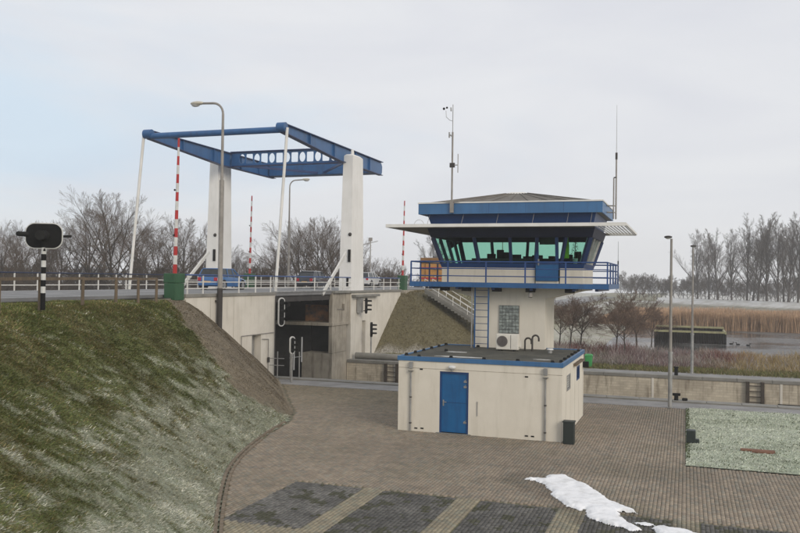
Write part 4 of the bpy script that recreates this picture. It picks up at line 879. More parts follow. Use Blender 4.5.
def lean_pt(side, s, z):
    """point on the leaning wall; s = position measured at the sill along x (front/back) or y (left/right)"""
    e = ex(z); x0, x1, y0, y1 = B
    if side == 'front': c = (x0 + x1) / 2; return (c + (s - c) * (x1 - x0 + 2 * e) / (x1 - x0), y0 - e, z)
    if side == 'back': c = (x0 + x1) / 2; return (c + (s - c) * (x1 - x0 + 2 * e) / (x1 - x0), y1 + e, z)
    c = (y0 + y1) / 2; yy = c + (s - c) * (y1 - y0 + 2 * e) / (y1 - y0)
    return (x0 - e, yy, z) if side == 'left' else (x1 + e, yy, z)
FR = [-10.75, -8.96, -7.5, -6.42, -5.30, -4.3]; SD = [37.0, 38.05, 39.1, 40.1, 41.1]; BK = [-10.75, -9.2, -7.55, -5.9, -4.3]
for side, ms in (('front', FR), ('back', BK), ('left', SD), ('right', SD)):
    inw = {'front': Vector((0, .07, 0)), 'back': Vector((0, -.07, 0)), 'left': Vector((.07, 0, 0)), 'right': Vector((-.07, 0, 0))}[side]
    for k, s in enumerate(ms):
        corner = k in (0, len(ms) - 1)
        if corner and side in ('left', 'right'): continue
        a = Vector(lean_pt(side, s, zg0)); b = Vector(lean_pt(side, s, zg1)); 
        if corner: a += Vector((.07 if k == 0 else -.07, 0, 0)); b += Vector((.07 if k == 0 else -.07, 0, 0))
        wd = .2 if corner else .13
        mm = M['galv'] if side == 'right' else M['mullion_blue']
        MB().bar(a + inw * .9, b + inw * .9, wd, .14).build('mullion', mm, T)
    for s0, s1 in zip(ms[:-1], ms[1:]):
        if side == 'front' and abs(s0 + 6.42) < .01: continue
        g_ = .065; q = [Vector(lean_pt(side, s0 + g_, zg0)), Vector(lean_pt(side, s1 - g_, zg0)), Vector(lean_pt(side, s1 - g_, zg1)), Vector(lean_pt(side, s0 + g_, zg1))]
        q = [p + inw for p in q]; MB().add(q, [(0, 1, 2, 3)]).build('window_pane', M['green_glass'], T)
# white blind strips behind the right glazing
for k in range(9):
    s = 37.35 + k * .42; a = Vector(lean_pt('right', s, 6.75)); b = Vector(lean_pt('right', s, 7.84)); MB().bar(a + Vector((-.2, 0, 0)), b + Vector((-.2, 0, 0)), .02, .1 if k % 2 else .16).build('blind_strip', M['white_rim'], T)
# door
dr = MB(); a0, a1 = -6.36, -5.36
dr.box(a0, a1, 36.87, 36.96, 5.93, 6.66); D_ = dr.build('cabin_door', M['blue_door'], T)
fr_ = MB()
for x in (a0 + .06, a1 - .06): fr_.bar((x, 36.93, 6.66), (x + (.0), 36.62, 8.28), .14, .1)
fr_.bar((a0, 36.9, 6.70), (a1, 36.9, 6.70), .08, .1); fr_.bar((a0, 36.64, 8.2), (a1, 36.64, 8.2), .08, .2); fr_.build('door_frame', M['blue_band'], D_)
MB().add([(a0 + .13, 36.92, 6.75), (a1 - .13, 36.92, 6.75), (a1 - .13, 36.66, 8.1), (a0 + .13, 36.66, 8.1)], [(0, 1, 2, 3)]).build('door_pane', M['green_glass'], D_)
MB().box(a0 + .14, a1 - .14, 36.98, 37.0, 7.55, 8.1).build('roller_blind', M['interior'], D_)
MB().box(a0 + .1, a0 + .16, 36.80, 36.86, 6.62, 6.9).build('handle', M['galv'], D_)
MB().box(a0 - .01, a1 + .01, 36.95, 37.11, 5.77, 5.92).build('threshold', M['render_wall'], T)
MB().box(-10.5, -4.5, 37.2, 40.9, 5.765, 5.80).build('cabin_floor', M['interior'], T); MB().box(-10.9, -4.15, 36.9, 41.2, 8.12, 8.2).build('cabin_ceiling', M['interior'], T)
# interior fittings
dk = thing('control_desk', 'dark control desk with screens seen through the green cabin windows', 'desk', (-8.4, 39.6, 5.8))
MB().box(-10.3, -6.7, 39.2, 40.0, 6.42, 6.9).build('desktop', M['interior'], dk, bevel=.02); MB().box(-10.2, -6.8, 39.3, 39.95, 5.8, 6.419).build('cabinet', M['interior'], dk)
MB().box(-9.5, -4.7, 40.3, 40.7, 5.801, 7.02).build('back_cabinet', M['interior'], dk, bevel=.02)
for x, wd_, h_ in ((-9.2, .2, .22), (-8.75, .16, .42), (-8.45, .12, .30), (-8.1, .3, .14), (-7.4, .2, .10), (-6.9, .25, .16), (-6.2, .15, .12), (-5.4, .2, .2), (-4.95, .16, .34)): MB().box(x - wd_, x + wd_, 40.35, 40.6, 7.021, 7.02 + h_).build('equipment', M['black'], dk, bevel=.02)
MB().box(-9.4, -6.55, 37.25, 37.6, 5.801, 6.93).build('front_cabinet', M['interior'], dk)
for x, h_ in ((-8.2, .38), (-7.75, .28), (-6.95, .2)): MB().box(x - .22, x + .22, 39.5, 39.58, 6.9, 6.9 + h_).build('screen', M['black'], dk)
MB().box(-8.5, -6.6, 37.9, 38.4, 6.7, 6.95).build('desk_hood', M['interior'], dk, bevel=.03)
ch = thing('office_chair', 'dark office chair back visible behind the cabin door glass', 'chair', (-5.3, 39, 5.8))
MB().box(-5.55, -5.1, 38.9, 38.98, 6.4, 7.0).build('backrest', M['black'], ch, bevel=.06); MB().box(-5.55, -5.1, 38.6, 38.9, 6.25, 6.33).build('seat', M['black'], ch, bevel=.03); MB().tube((-5.33, 38.8, 5.8), (-5.33, 38.8, 6.25), .04).build('column', M['black'], ch)
jk = MB(); jk.tube((-5.08, 37.35, 7.95), (-5.08, 37.32, 7.5), .07, .13, n=10); jk.tube((-5.08, 37.32, 7.5), (-5.10, 37.3, 6.95), .13, .15, n=10); jk.tube((-5.18, 37.33, 7.75), (-5.25, 37.3, 7.2), .05, .045)
tag(jk.build('hanging_jacket', M['hivis'], smooth=True), 'yellow-green jacket hanging inside the cabin beside the door', 'jacket')
pt = thing('potted_plant', 'dark conical plant on the sill of the right front cabin window', 'plant', (-4.7, 37.45, 6.75))
rg = np.random.default_rng(2); pmb = MB()
for k in range(150):
    z = rg.uniform(0, .72); rr = .2 * (1 - z / .78) + .03; a = rg.uniform(0, 6.28); c = Vector((-4.7 + rr * math.cos(a), 37.45 + rr * math.sin(a), 6.98 + z)); u_ = Vector((math.cos(a) * .07, math.sin(a) * .07, -.03)); v_ = Vector((-math.sin(a) * .025, math.cos(a) * .025, 0)); pmb.add([c - v_, c + v_, c + u_], [(0, 1, 2)])
pmb.build('foliage', M['plant_dark'], pt); MB().tube((-4.7, 37.45, 6.72), (-4.7, 37.45, 6.95), .09, .12).build('pot', M['white_rim'], pt); MB().tube((-4.7, 37.45, 6.95), (-4.7, 37.45, 7.6), .015).build('stem', M['bark'], pt)
# canopy
cp = T; KX0, KX1, KY0, KY1, KZ = -12.8, -2.38, 35.05, 42.6, 8.24
ri = rect(8.28)
def quadslab(p, z0, th, name, m_, mu=None):
    v = [(*q, z0) for q in p] + [(*q, z0 + th) for q in p]; return MB().add(v, [(3, 2, 1, 0), (4, 5, 6, 7), (0, 1, 5, 4), (1, 2, 6, 5), (2, 3, 7, 6), (3, 0, 4, 7)]).build(name, m_, cp)
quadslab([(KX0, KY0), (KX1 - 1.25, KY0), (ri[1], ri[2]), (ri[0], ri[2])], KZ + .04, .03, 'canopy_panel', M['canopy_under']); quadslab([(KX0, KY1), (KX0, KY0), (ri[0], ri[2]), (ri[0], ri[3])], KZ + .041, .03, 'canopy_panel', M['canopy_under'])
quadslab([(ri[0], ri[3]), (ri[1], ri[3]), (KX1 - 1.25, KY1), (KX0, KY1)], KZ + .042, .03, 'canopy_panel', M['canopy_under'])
MB().box(KX0 - .03, KX1 + .03, KY0 - .06, KY0, KZ, KZ + .14).build('canopy_edge', M['canopy_white'], cp); MB().box(KX0 - .06, KX0, KY0, KY1, KZ, KZ + .14).build('canopy_edge', M['canopy_white'], cp)
MB().box(KX1, KX1 + .05, KY0, KY1, KZ + .02, KZ + .12).build('canopy_edge', M['canopy_white'], cp); MB().box(KX0, KX1, KY1, KY1 + .06, KZ, KZ + .14).build('canopy_edge', M['canopy_white'], cp)
for k in range(9):
    y = KY0 + .45 + k * .82
    if y < KY1 - .05:
        xa = ri[1] + .02 if y > ri[2] else KX1 - 1.25 + (ri[1] - KX1 + 1.25) * (y - KY0) / (ri[2] - KY0)
        MB().box(xa, KX1 - .002, y - .035, y + .035, KZ + .075, KZ + .085).build('louvre_cross_bar', M['canopy_white'], cp)
for k in range(9):
    x = KX1 - .12 - k * .15; MB().box(x - .028, x + .028, KY0 + .01 if x > KX1 - 1.25 else ri[2], KY1 - .01, KZ + .086, KZ + .10).build('louvre_slat', M['canopy_white'], cp)
for x in (-11.2, -9.6, -8.0, -6.4, -4.9, -3.9): MB().tube((x, 35.95, KZ + .1), (x + .05, 36.3, 8.93), .009, n=5).build('canopy_stay', M['grey_pole'], cp)
MB().path([(-11.9, 36.2, KZ + .12)] + [(-11.9 + .25 - .25 * math.cos(a), 36.2, KZ + .12 + .3 * math.sin(a)) for a in np.linspace(.2, 2.9, 8)], .012, 5).build('cable_loop', M['white_rim'], cp)
# upper band + fascia + roof
U0 = (-11.12, -3.86, 36.62, 41.5); U1 = (-11.34, -3.70, 36.45, 41.7)
MB().frustum(U0, U1, 8.281, 8.93).build('upper_band', M['blue_band'], T)
F0 = (-11.66, -3.40, 36.12, 41.55)
fa_ = MB(); x0, x1, y0, y1 = F0; fa_.box(x0, x1, y0, y0 + .06, 8.90, 9.38).box(x0, x0 + .06, y0 + .06, y1 - .06, 8.90, 9.38).box(x1 - .06, x1, y0 + .06, y1 - .06, 8.90, 9.38).box(x0, x1, y1 - .06, y1, 8.90, 9.38); fa_.build('fascia', M['blue_fascia'], T)
for k in range(1, 5): xx = x0 + (x1 - x0) * k / 5; MB().box(xx - .006, xx + .006, y0 - .003, y0 - .001, 8.91, 9.37).build('fascia_joint', M['blue_dark'], T)
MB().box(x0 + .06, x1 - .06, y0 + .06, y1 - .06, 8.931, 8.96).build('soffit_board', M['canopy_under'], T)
tr = MB(); tr.box(x0 - .03, x1 + .03, y0 - .03, y0 + .1, 9.382, 9.44).box(x0 - .03, x0 + .1, y0 + .1, y1 + .03, 9.382, 9.44).box(x1 - .1, x1 + .03, y0 + .1, y1 + .03, 9.382, 9.44); tr.build('fascia_cap', M['canopy_white'], T)
ax, ay = (x0 + x1) / 2, (y0 + y1) / 2
MB().frustum((x0 + .3, x1 - .3, y0 + .2, y1 - .2), (ax - .55, ax + .45, ay - .3, ay + .3), 9.40, 10.02).build('roof', M['roof_tile'], T)
MB().frustum((ax - .55, ax + .45, ay - .3, ay + .3), (ax - .35, ax + .3, ay - .2, ay + .2), 10.021, 10.1).build('roof_cap', M['canopy_white'], T)
for (xa, ya, xb, yb) in ((x0 + .3, y0 + .2, ax - .55, ay - .3), (x1 - .3, y0 + .2, ax + .45, ay - .3)): MB().tube((xa, ya, 9.41), (xb, yb, 10.03), .03, n=6).build('ridge', M['roof_tile'], T)
for k in range(1, 8):
    u_ = k / 8; xa = x0 + .3 + (x1 - x0 - .6) * u_; xb = ax - .55 + 1.0 * u_; MB().bar((xa, y0 + .22, 9.42), (xb, ay - .3, 10.03), .03, .03).build('roof_seam', M['roof_tile'], T)
MB().tube((-9.4, 36.9, 9.5), (-9.1, 36.9, 9.56), .05).build('roof_clamp', M['roof_tile'], T)

# ladder
lt = thing('ladder', 'blue steel ladder from the low roof up to the tower platform', 'ladder', (-8.66, 36.3, rz0))
for x in (-8.98, -8.36): MB().box(x - .03, x + .03, 36.27, 36.33, rz0, 5.58).build('stile', M['blue_steel'], lt)
for k in range(9): MB().tube((-8.95, 36.3, rz0 + .2 + k * .3), (-8.39, 36.3, rz0 + .2 + k * .3), .014, n=6).build('rung', M['blue_dark'], lt)
MB().box(-9.14, -9.09, 36.26, 36.31, rz0, 5.58).build('side_rail', M['galv'], lt)
# masts
ms = thing('weather_mast', 'tall grey mast with wind sensors on the left of the tower roof', 'mast', (-10.05, 36.0, 9.0))
MB().tube((-10.05, 36.02, 8.95), (-10.05, 36.02, 12.6), .042, .04).build('pole', M['grey_pole'], ms, smooth=True); MB().tube((-10.05, 36.02, 12.6), (-10.05, 36.02, 13.85), .02, n=6).build('top_rod', M['galv'], ms)
MB().box(-10.35, -9.7, 35.98, 36.06, 9.45, 9.5).build('mast_bracket', M['grey_pole'], ms); MB().box(-10.13, -9.97, 35.98, 36.1, 8.95, 9.45).build('clamp', M['grey_pole'], ms)
MB().path([(-10.05, 36.02, 13.1), (-10.2, 36.02, 13.15), (-10.36, 36.02, 13.3), (-10.38, 36.02, 13.6)], .012, 5).build('sensor_arm', M['galv'], ms)
MB().sphere((-10.47, 36.0, 13.68), .06, 8, 5).sphere((-10.33, 36.0, 13.72), .05, 8, 5).build('anemometer', M['black'], ms); MB().tube((-10.13, 36.0, 13.55), (-10.14, 36.0, 13.72), .03).build('wind_vane', M['galv'], ms)
MB().tube((-10.05, 36.0, 12.4), (-10.2, 36.0, 12.5), .03).tube((-10.2, 36.0, 12.35), (-10.2, 36.0, 12.6), .035).build('sensor', M['galv'], ms)
MB().tube((-9.78, 36.0, 10.75), (-9.78, 36.0, 11.6), .02, n=6).tube((-10.05, 36.0, 11.1), (-9.78, 36.0, 11.1), .02, n=6).build('dipole_antenna', M['grey_pole'], ms); MB().box(-10.16, -9.94, 35.96, 36.08, 11.0, 11.2).build('clamp', M['dark_pole'], ms)
am = thing('radio_antenna', 'two slim antenna poles with a whip at the right edge of the tower roof', 'antenna', (-3.05, 38.3, 9.0))
MB().tube((-3.02, 38.3, 8.75), (-3.02, 38.3, 11.75), .035).build('pole', M['grey_pole'], am); MB().tube((-3.02, 38.3, 11.7), (-3.02, 38.3, 13.9), .012, .006, n=5).build('whip', M['grey_pole'], am); MB().tube((-3.02, 38.3, 11.45), (-3.02, 38.3, 11.75), .05).build('coil', M['dark_pole'], am)
MB().tube((-3.11, 38.1, 8.75), (-3.11, 38.1, 10.6), .03).build('second_pole', M['grey_pole'], am); MB().tube((-3.11, 38.1, 10.6), (-3.0, 38.1, 10.62), .03).build('pole_tip', M['dark_pole'], am)
for z in (9.05, 9.35): MB().tube((-3.4, 38.0, z), (-3.0, 38.3, z), .025).tube((-3.4, 38.3, z), (-3.0, 38.3, z), .02).build('stand_off', M['grey_pole'], am)
am = thing('whip_antenna', 'thin black whip antenna on the right corner of the platform rail', 'antenna', (PX1, PY1, 6.7))
MB().tube((PX1, PY1, 6.7), (PX1, PY1, 7.9), .012, .006, n=5).build('whip', M['black'], am); MB().tube((PX1, PY1, 6.6), (PX1, PY1, 6.95), .03).build('base', M['black'], am)

# ------------------------------------------------------------ yard things
t = thing('dark_cabinet', 'dark green metal box at the right front corner of the low building', 'cabinet', (-3.98, 30.65, 0))
MB().box(-4.2, -3.8, 30.5, 30.85, 0, .78).build('body', M['cabinet_dark'], t, bevel=.02); MB().box(-4.22, -3.78, 30.48, 30.87, .781, .83).build('lid', M['cabinet_dark'], t, bevel=.01)
t = thing('lawn_box', 'black low cable box standing on the frosted lawn', 'cabinet', (.22, 32.4, .08))
MB().box(.05, .38, 32.25, 32.6, .05, .52).build('body', M['cabinet_dark'], t, bevel=.03); MB().box(.38, .5, 32.3, 32.5, .05, .2).build('foot', M['cabinet_dark'], t)
t = thing('rusty_plate', 'flat rusty brown plate lying on the frosted lawn', 'plate', (2.35, 31.4, .12))
MB().box(1.85, 2.95, 31.25, 31.5, .10, .16).build('plate', M['rusty_plate'], t, bevel=.01); MB().box(2.2, 2.9, 31.1, 31.24, .10, .15).build('plate', M['rusty_plate'], t)
t = thing('bollard', 'small black mooring bollard behind the nearer lamp post', 'bollard', (-.42, 43.6, .07))
MB().tube((-.42, 43.6, .075), (-.42, 43.6, .38), .11, .09, n=12).build('stem', M['black'], t, smooth=True); MB().tube((-.6, 43.6, .36), (-.22, 43.6, .36), .07, n=10).build('horn', M['black'], t); MB().box(-.15, .12, 43.5, 43.75, .075, .2).build('rope_coil', M['black_matt'], t, bevel=.05)
t = thing('bollard', 'black post on the coping across the lock behind the nearer lamp post', 'bollard', (-.55, 55.3, .08))
MB().box(-.66, -.44, 55.15, 55.4, .08, .55).build('stem', M['black'], t, bevel=.03); MB().box(-.7, -.4, 55.1, 55.45, .551, .62).build('cap', M['black'], t, bevel=.02)
t = thing('litter_bin', 'bright green litter bin beside the far quay path', 'bin', (-6.28, 58.0, 0))
MB().frustum((-6.48, -6.08, 57.8, 58.2), (-6.53, -6.03, 57.75, 58.25), .08, .85).build('bin_body', M['green_bin'], t, bevel=.04); MB().frustum((-6.56, -6.0, 57.72, 58.28), (-6.48, -6.08, 57.8, 58.2), .852, .95).build('lid', M['green_bin'], t); MB().box(-6.38, -6.18, 57.9, 58.1, -.1, .08).build('foot', M['dark_pole'], t)

def snow(name, outline, label, h, seed):
    P = np.array(outline, float) + [.2, -.12]; st = .022; x0, y0 = P.min(0) - .2; x1, y1 = P.max(0) + .2
    X, Y = np.meshgrid(np.arange(x0, x1, st), np.arange(y0, y1, st)); d = np.full(X.shape, 1e9); ins = np.zeros(X.shape, bool)
    for i in range(len(P)):
        a, b = P[i], P[(i + 1) % len(P)]; e = b - a; t = np.clip(((X - a[0]) * e[0] + (Y - a[1]) * e[1]) / (e @ e), 0, 1); d = np.minimum(d, np.hypot(X - a[0] - t * e[0], Y - a[1] - t * e[1]))
        c = ((a[1] > Y) != (b[1] > Y)) & (X < (b[0] - a[0]) * (Y - a[1]) / (b[1] - a[1] + 1e-12) + a[0]); ins ^= c
    sd = np.where(ins, d, -d) + (fbm(X, Y, .35, seed) - .5) * .26 + (fbm(X, Y, .09, seed + 5) - .5) * .10
    Z = h * (1 - np.exp(-np.clip(sd, 0, None) / .07)) * (.45 + 1.0 * fbm(X, Y, .5, seed + 9)) + .012 * fbm(X, Y, .08, seed + 2) + np.clip(sd, -1, .0) * .6 + .004
    ny, nx = X.shape; i = (np.arange(ny - 1)[:, None] * nx + np.arange(nx - 1)[None]).ravel(); F = np.stack([i, i + 1, i + 1 + nx, i + nx], -1); m = (sd.ravel()[F] > -.02).all(1); F = F[m]
    V = np.stack([X, Y, Z], -1).reshape(-1, 3); u, inv = np.unique(F, return_inverse=True); me = np_mesh(name, V[u], inv.reshape(F.shape)); me.polygons.foreach_set('use_smooth', np.ones(len(F), bool))
    return tag(link(name, me, M['snow']), label, 'snow', 'patches of old snow on the yard')
SN = [(-4.75, 24.75), (-4.3, 24.75), (-3.9, 23.9), (-3.45, 22.9), (-3.05, 22.15), (-2.72, 21.95), (-2.62, 22.1), (-2.5, 21.35), (-2.0, 20.95), (-1.35, 20.6), (-1.1, 20.75), (-1.35, 21.15), (-1.7, 21.5), (-1.85, 22.2), (-1.35, 22.25), (-1.45, 22.5), (-1.85, 22.9), (-2.3, 23.6), (-2.9, 24.7), (-3.6, 25.6), (-4.0, 25.5), (-4.2, 25.0)]
snow('snow_patch', SN, 'large ragged white snow patch melting on the brick yard', .085, 4)
snow('snow_patch', [(-.95, 21.0), (-.7, 21.3), (-.2, 21.15), (.25, 20.75), (.3, 20.2), (-.2, 20.0), (-.7, 20.3)], 'smaller snow patch cut by the bottom edge right of the large one', .08, 9)
snow('snow_patch', [(-1.45, 21.4), (-1.15, 21.5), (-.9, 21.3), (-1.1, 21.1)], 'tiny crumb of snow at the tail of the large patch', .03, 12)

# ------------------------------------------------------------ vehicles on the bridge
def car(name, label, paint, loc, L=4.2, W=1.74, H=1.45, estate=False, suv=False):
    t = thing(name, label, 'car', loc, 'cars driving over the bridge')
    hw = W / 2; zb_ = .22 if not suv else .3; belt = .86 if not suv else 1.0
    # stations: y (rear = 0), low, high, half width
    S = [(0.0, zb_ + .15, belt - .12, hw * .86), (.10, zb_ + .03, belt + .02, hw * .95), (.5, zb_, belt + .05, hw), (1.5, zb_, belt + .03, hw), (2.9, zb_, belt, hw), (3.25, zb_, belt - .04, hw * .99), (3.8, zb_ + .02, belt - .14, hw * .95), (4.08, zb_ + .08, belt - .26, hw * .87), (4.2, zb_ + .16, belt - .40, hw * .76)]
    k = L / 4.2; V = []; F = []
    for (y, a, b, h_) in S:
        V += [(-h_ * .93, y * k, a), (-h_, y * k, a + (b - a) * .45), (-h_ * .97, y * k, b - .06), (-h_ * .86, y * k, b), (h_ * .86, y * k, b), (h_ * .97, y * k, b - .06), (h_, y * k, a + (b - a) * .45), (h_ * .93, y * k, a)]
    for i in range(len(S) - 1):
        for j in range(8): q = (j + 1) % 8; F.append((i * 8 + j, i * 8 + q, (i + 1) * 8 + q, (i + 1) * 8 + j))
    F += [tuple(range(7, -1, -1)), tuple((len(S) - 1) * 8 + j for j in range(8))]
    MB().add(V, F).build('body', paint, t, local=True, smooth=True)
    if estate or suv: gh = [(.12, belt), (.38, H - .06), (.75, H), (2.1, H), (2.45, H - .06), (3.15, belt)]
    else: gh = [(.10, belt), (.62, H - .08), (1.05, H), (2.05, H), (2.35, H - .06), (3.15, belt)]
    gl = MB(); V = []
    for (y, z) in gh:
        f = 1 - .22 * (z - belt) / (H - belt); V += [(-hw * .88 * f, y * k, z), (hw * .88 * f, y * k, z)]
    n = len(gh); F = [(2 * i, 2 * i + 1, 2 * i + 3, 2 * i + 2) for i in range(n - 1)] + [tuple(2 * i for i in range(n)), tuple(2 * i + 1 for i in range(n - 1, -1, -1))]
    gl.add(V, F).build('windows', M['car_glass'], t, local=True)
    rf = MB(); a = gh[1]; b_ = gh[-2]; fw_ = hw * .88 * .80
    rf.box(-fw_, fw_, (gh[1][0] - .02) * k, (gh[-2][0] + .05) * k, H - .06, H + .015); rf.build('roof', paint, t, local=True, bevel=.04)
    for s in (-1, 1):
        for (y0, z0, y1, z1) in ((gh[0][0], belt, gh[1][0], gh[1][1]), (gh[-1][0], belt, gh[-2][0], gh[-2][1]), (1.45, belt, 1.5, H - .03), (2.3, belt, 2.2, H - .03)):
            f1 = 1 - .22 * (z1 - belt) / (H - belt); MB().bar((s * hw * .885, y0 * k, z0), (s * hw * .885 * f1, y1 * k, z1), .06, .07).build('window_pillar', paint, t, local=True)
        MB().sphere((s * (hw + .08), 2.75 * k, belt + .06), 1, 8, 5, (.10, .08, .07)).build('mirror', paint, t, local=True)
        MB().box(s * hw * .72 - .13, s * hw * .72 + .13, -.015, .06, belt - .26, belt - .02).build('tail_light', M['tail_red'], t, local=True, bevel=.02)
        MB().box(s * hw * .66 - .12, s * hw * .66 + .12, 4.12 * k, 4.2 * k, belt - .42, belt - .28).build('headlight', M['white_rim'], t, local=True)
        for y in (.78, 3.38):
            wr = .31 if not suv else .35; wh = MB().tube((s * (hw - .2), y * k, wr), (s * (hw + .005), y * k, wr), wr, n=20).build('wheel', M['tyre'], t, local=True, smooth=True)
            MB().tube((s * (hw - .02), y * k, wr), (s * (hw + .012), y * k, wr), wr * .6, n=12).build('rim', M['hub'], wh, local=True)
            MB().tube((s * (hw - .28), y * k, wr + .03), (s * (hw - .004), y * k, wr + .03), wr * 1.15, n=20).build('wheel_arch', M['tyre'], t, local=True)
    MB().box(-.26, .26, -.02, .03, belt - .38, belt - .27).build('number_plate', M['plate_yellow'], t, local=True)
    MB().box(-hw * .8, hw * .8, -.06, .08, zb_ + .08, zb_ + .22).build('rear_bumper', paint, t, local=True, bevel=.03)
    return t
car('car', 'metallic blue car with yellow number plate behind the wall lamp on the bridge', M['blue_car'], (-30.5, 48.4, 5.004), L=4.0, estate=True)
c2 = car('car', 'dark car with snow-dusted roof seen between the white tie rod and the slanted push rod', M['dark_car'], (-30.8, 64.0, 5.004), L=3.9)
MB().box(-.55, .5, .8, 2.2, 1.466, 1.49).build('roof_snow', M['snow'], c2, local=True, bevel=.01)
car('car', 'silver people carrier just right of the right bridge tower', M['silver_car'], (-31.0, 77.6, 5.004), L=3.9, W=1.7, H=1.52, suv=True)
t = thing('lorry', 'orange-brown box lorry driving away beyond the left end of the platform', 'lorry', (-24.35, 80, 5.0))
MB().box(-25.5, -23.2, 80, 86, 5.6, 7.5).build('cargo_body', M['orange'], t, bevel=.03); MB().box(-25.55, -23.15, 79.97, 86.03, 7.502, 8.1).build('tarpaulin', M['brown_tarp'], t, bevel=.06)
MB().box(-25.3, -23.4, 86.4, 88.2, 5.5, 7.6).build('driver_cab', M['orange'], t, bevel=.08)
for x in (-25.2, -23.5):
    for y in (81.2, 87.2): MB().tube((x - .14, y, 5.5), (x + .14, y, 5.5), .48, n=18).build('wheel', M['tyre'], t)
for z in (5.95, 7.0): MB().box(-25.4, -23.3, 79.93, 79.97, z, z + .15).build('red_stripe', M['tail_red'], t)
for z in (6.15, 6.9): MB().box(-24.0, -23.85, 79.9, 79.96, z, z + .15).build('reflector', M['white_rim'], t)
for x in (-25.0, -24.5, -23.7): MB().box(x - .03, x + .03, 79.93, 79.99, 5.6, 7.5).build('body_rib', M['brown_tarp'], t)

# stairs with handrails on the far embankment
st = thing('stairway', 'concrete steps with pale metal handrails down the embankment behind the tower', 'stairs', (-17, 64.5, 2.5))
A_, B_ = Vector((-20.9, 66.8, 4.95)), Vector((-11.6, 64.6, .0)); n = 30; dv = (B_ - A_); wdir = Vector((-dv.y, dv.x, 0)).normalized()
dv = Vector((9.3, -2.2, -4.95)); wdir = Vector((.23, .97, 0))
for k in range(n):
    p = A_ + dv * (k / n); q = A_ + dv * ((k + 1) / n)
    MB().add([(p - wdir * .0)[:], (p + wdir * 1.3)[:], (Vector((q.x, q.y, p.z)) + wdir * 1.3)[:], Vector((q.x, q.y, p.z))[:]] + [Vector((v.x, v.y, p.z - .3))[:] for v in (p, p + wdir * 1.3, q + wdir * 1.3, q)],
             [(0, 1, 2, 3), (7, 6, 5, 4), (0, 4, 5, 1), (1, 5, 6, 2), (2, 6, 7, 3), (3, 7, 4, 0)]).build('step', M['coping'], st)
for s in (0, 1.3):
    a = A_ + wdir * s; b = B_ = A_ + dv + wdir * s
    for z in (1.0, .55): MB().tube(a + Vector((0, 0, z)), b + Vector((0, 0, z)), .03, n=6).build('handrail', M['white_paint'], st)
    MB().bar(a + Vector((0, 0, .12)), b + Vector((0, 0, .12)), .08, .22).build('stringer', M['coping'], st)
    for k in range(8):
        p = a + dv * (k / 7); MB().tube(p, p + Vector((0, 0, 1.02)), .03, n=6).build('rail_post', M['white_paint'], st)

# jetty in the pond
jt = thing('guide_jetty', 'dark timber guide jetty with mossy beams standing in the pond', 'jetty', (.8, 103, -1))
for (yy, z) in ((101, .22), (108, .42)):
    MB().box(-3.5, 4.35, yy - .15, yy + .15, z, z + .22).build('beam', M['jetty_wood'], jt)
    for k in range(30): x = -3.35 + k * .262; MB().tube((x, yy, -2.0), (x, yy, z - .004), .128, n=8).build('pile', M['pile'], jt)
MB().box(4.2, 4.4, 100.8, 108.2, .15, .35).build('beam', M['jetty_wood'], jt)
# waterfowl near the jetty end
def duck(x, y, s, label):
    t = thing('duck', label, 'bird', (x, y, -1.0), 'ducks swimming by the jetty')
    MB().sphere((x, y, -.93), 1, 10, 6, (.22 * s, .11, .09)).build('body', M['pile'], t, smooth=True); MB().sphere((x + .2 * s, y, -.74), .06, 8, 5).tube((x + .18 * s, y, -.9), (x + .2 * s, y, -.75), .035).tube((x + .25 * s, y, -.75), (x + .33 * s, y, -.76), .02).build('head', M['pile'], t)
duck(4.9, 101.5, 1, 'leftmost of the dark ducks beside the jetty end'); duck(5.6, 101.0, -1, 'middle dark duck on the water right of the jetty'); duck(6.6, 100.2, 1, 'rightmost dark duck on the water right of the jetty')

# ------------------------------------------------------------ trees
def tubes_mesh(name, A, Bp, r0, r1, sides):
    A = np.asarray(A); Bp = np.asarray(Bp); n = len(A); d = Bp - A; d /= np.linalg.norm(d, axis=1)[:, None] + 1e-9
    ref = np.where(np.abs(d[:, 2:3]) > .9, np.array([[1., 0, 0]]), np.array([[0, 0, 1.]])); u = np.cross(d, ref); u /= np.linalg.norm(u, axis=1)[:, None]; v = np.cross(d, u)
    V = np.zeros((n, 2 * sides, 3))
    for k in range(sides):
        t = 2 * np.pi * k / sides; off = u * math.cos(t) + v * math.sin(t); V[:, k] = A + off * r0[:, None]; V[:, sides + k] = Bp + off * r1[:, None]
    f = np.array([[k, (k + 1) % sides, sides + (k + 1) % sides, sides + k] for k in range(sides)])
    F = (np.arange(n)[:, None, None] * 2 * sides + f[None]).reshape(-1, 4); me = np_mesh(name, V.reshape(-1, 3), F)
    me.polygons.foreach_set('use_smooth', np.ones(len(F), bool)); return me
def unit(v): return v / (np.linalg.norm(v, axis=-1, keepdims=True) + 1e-9)
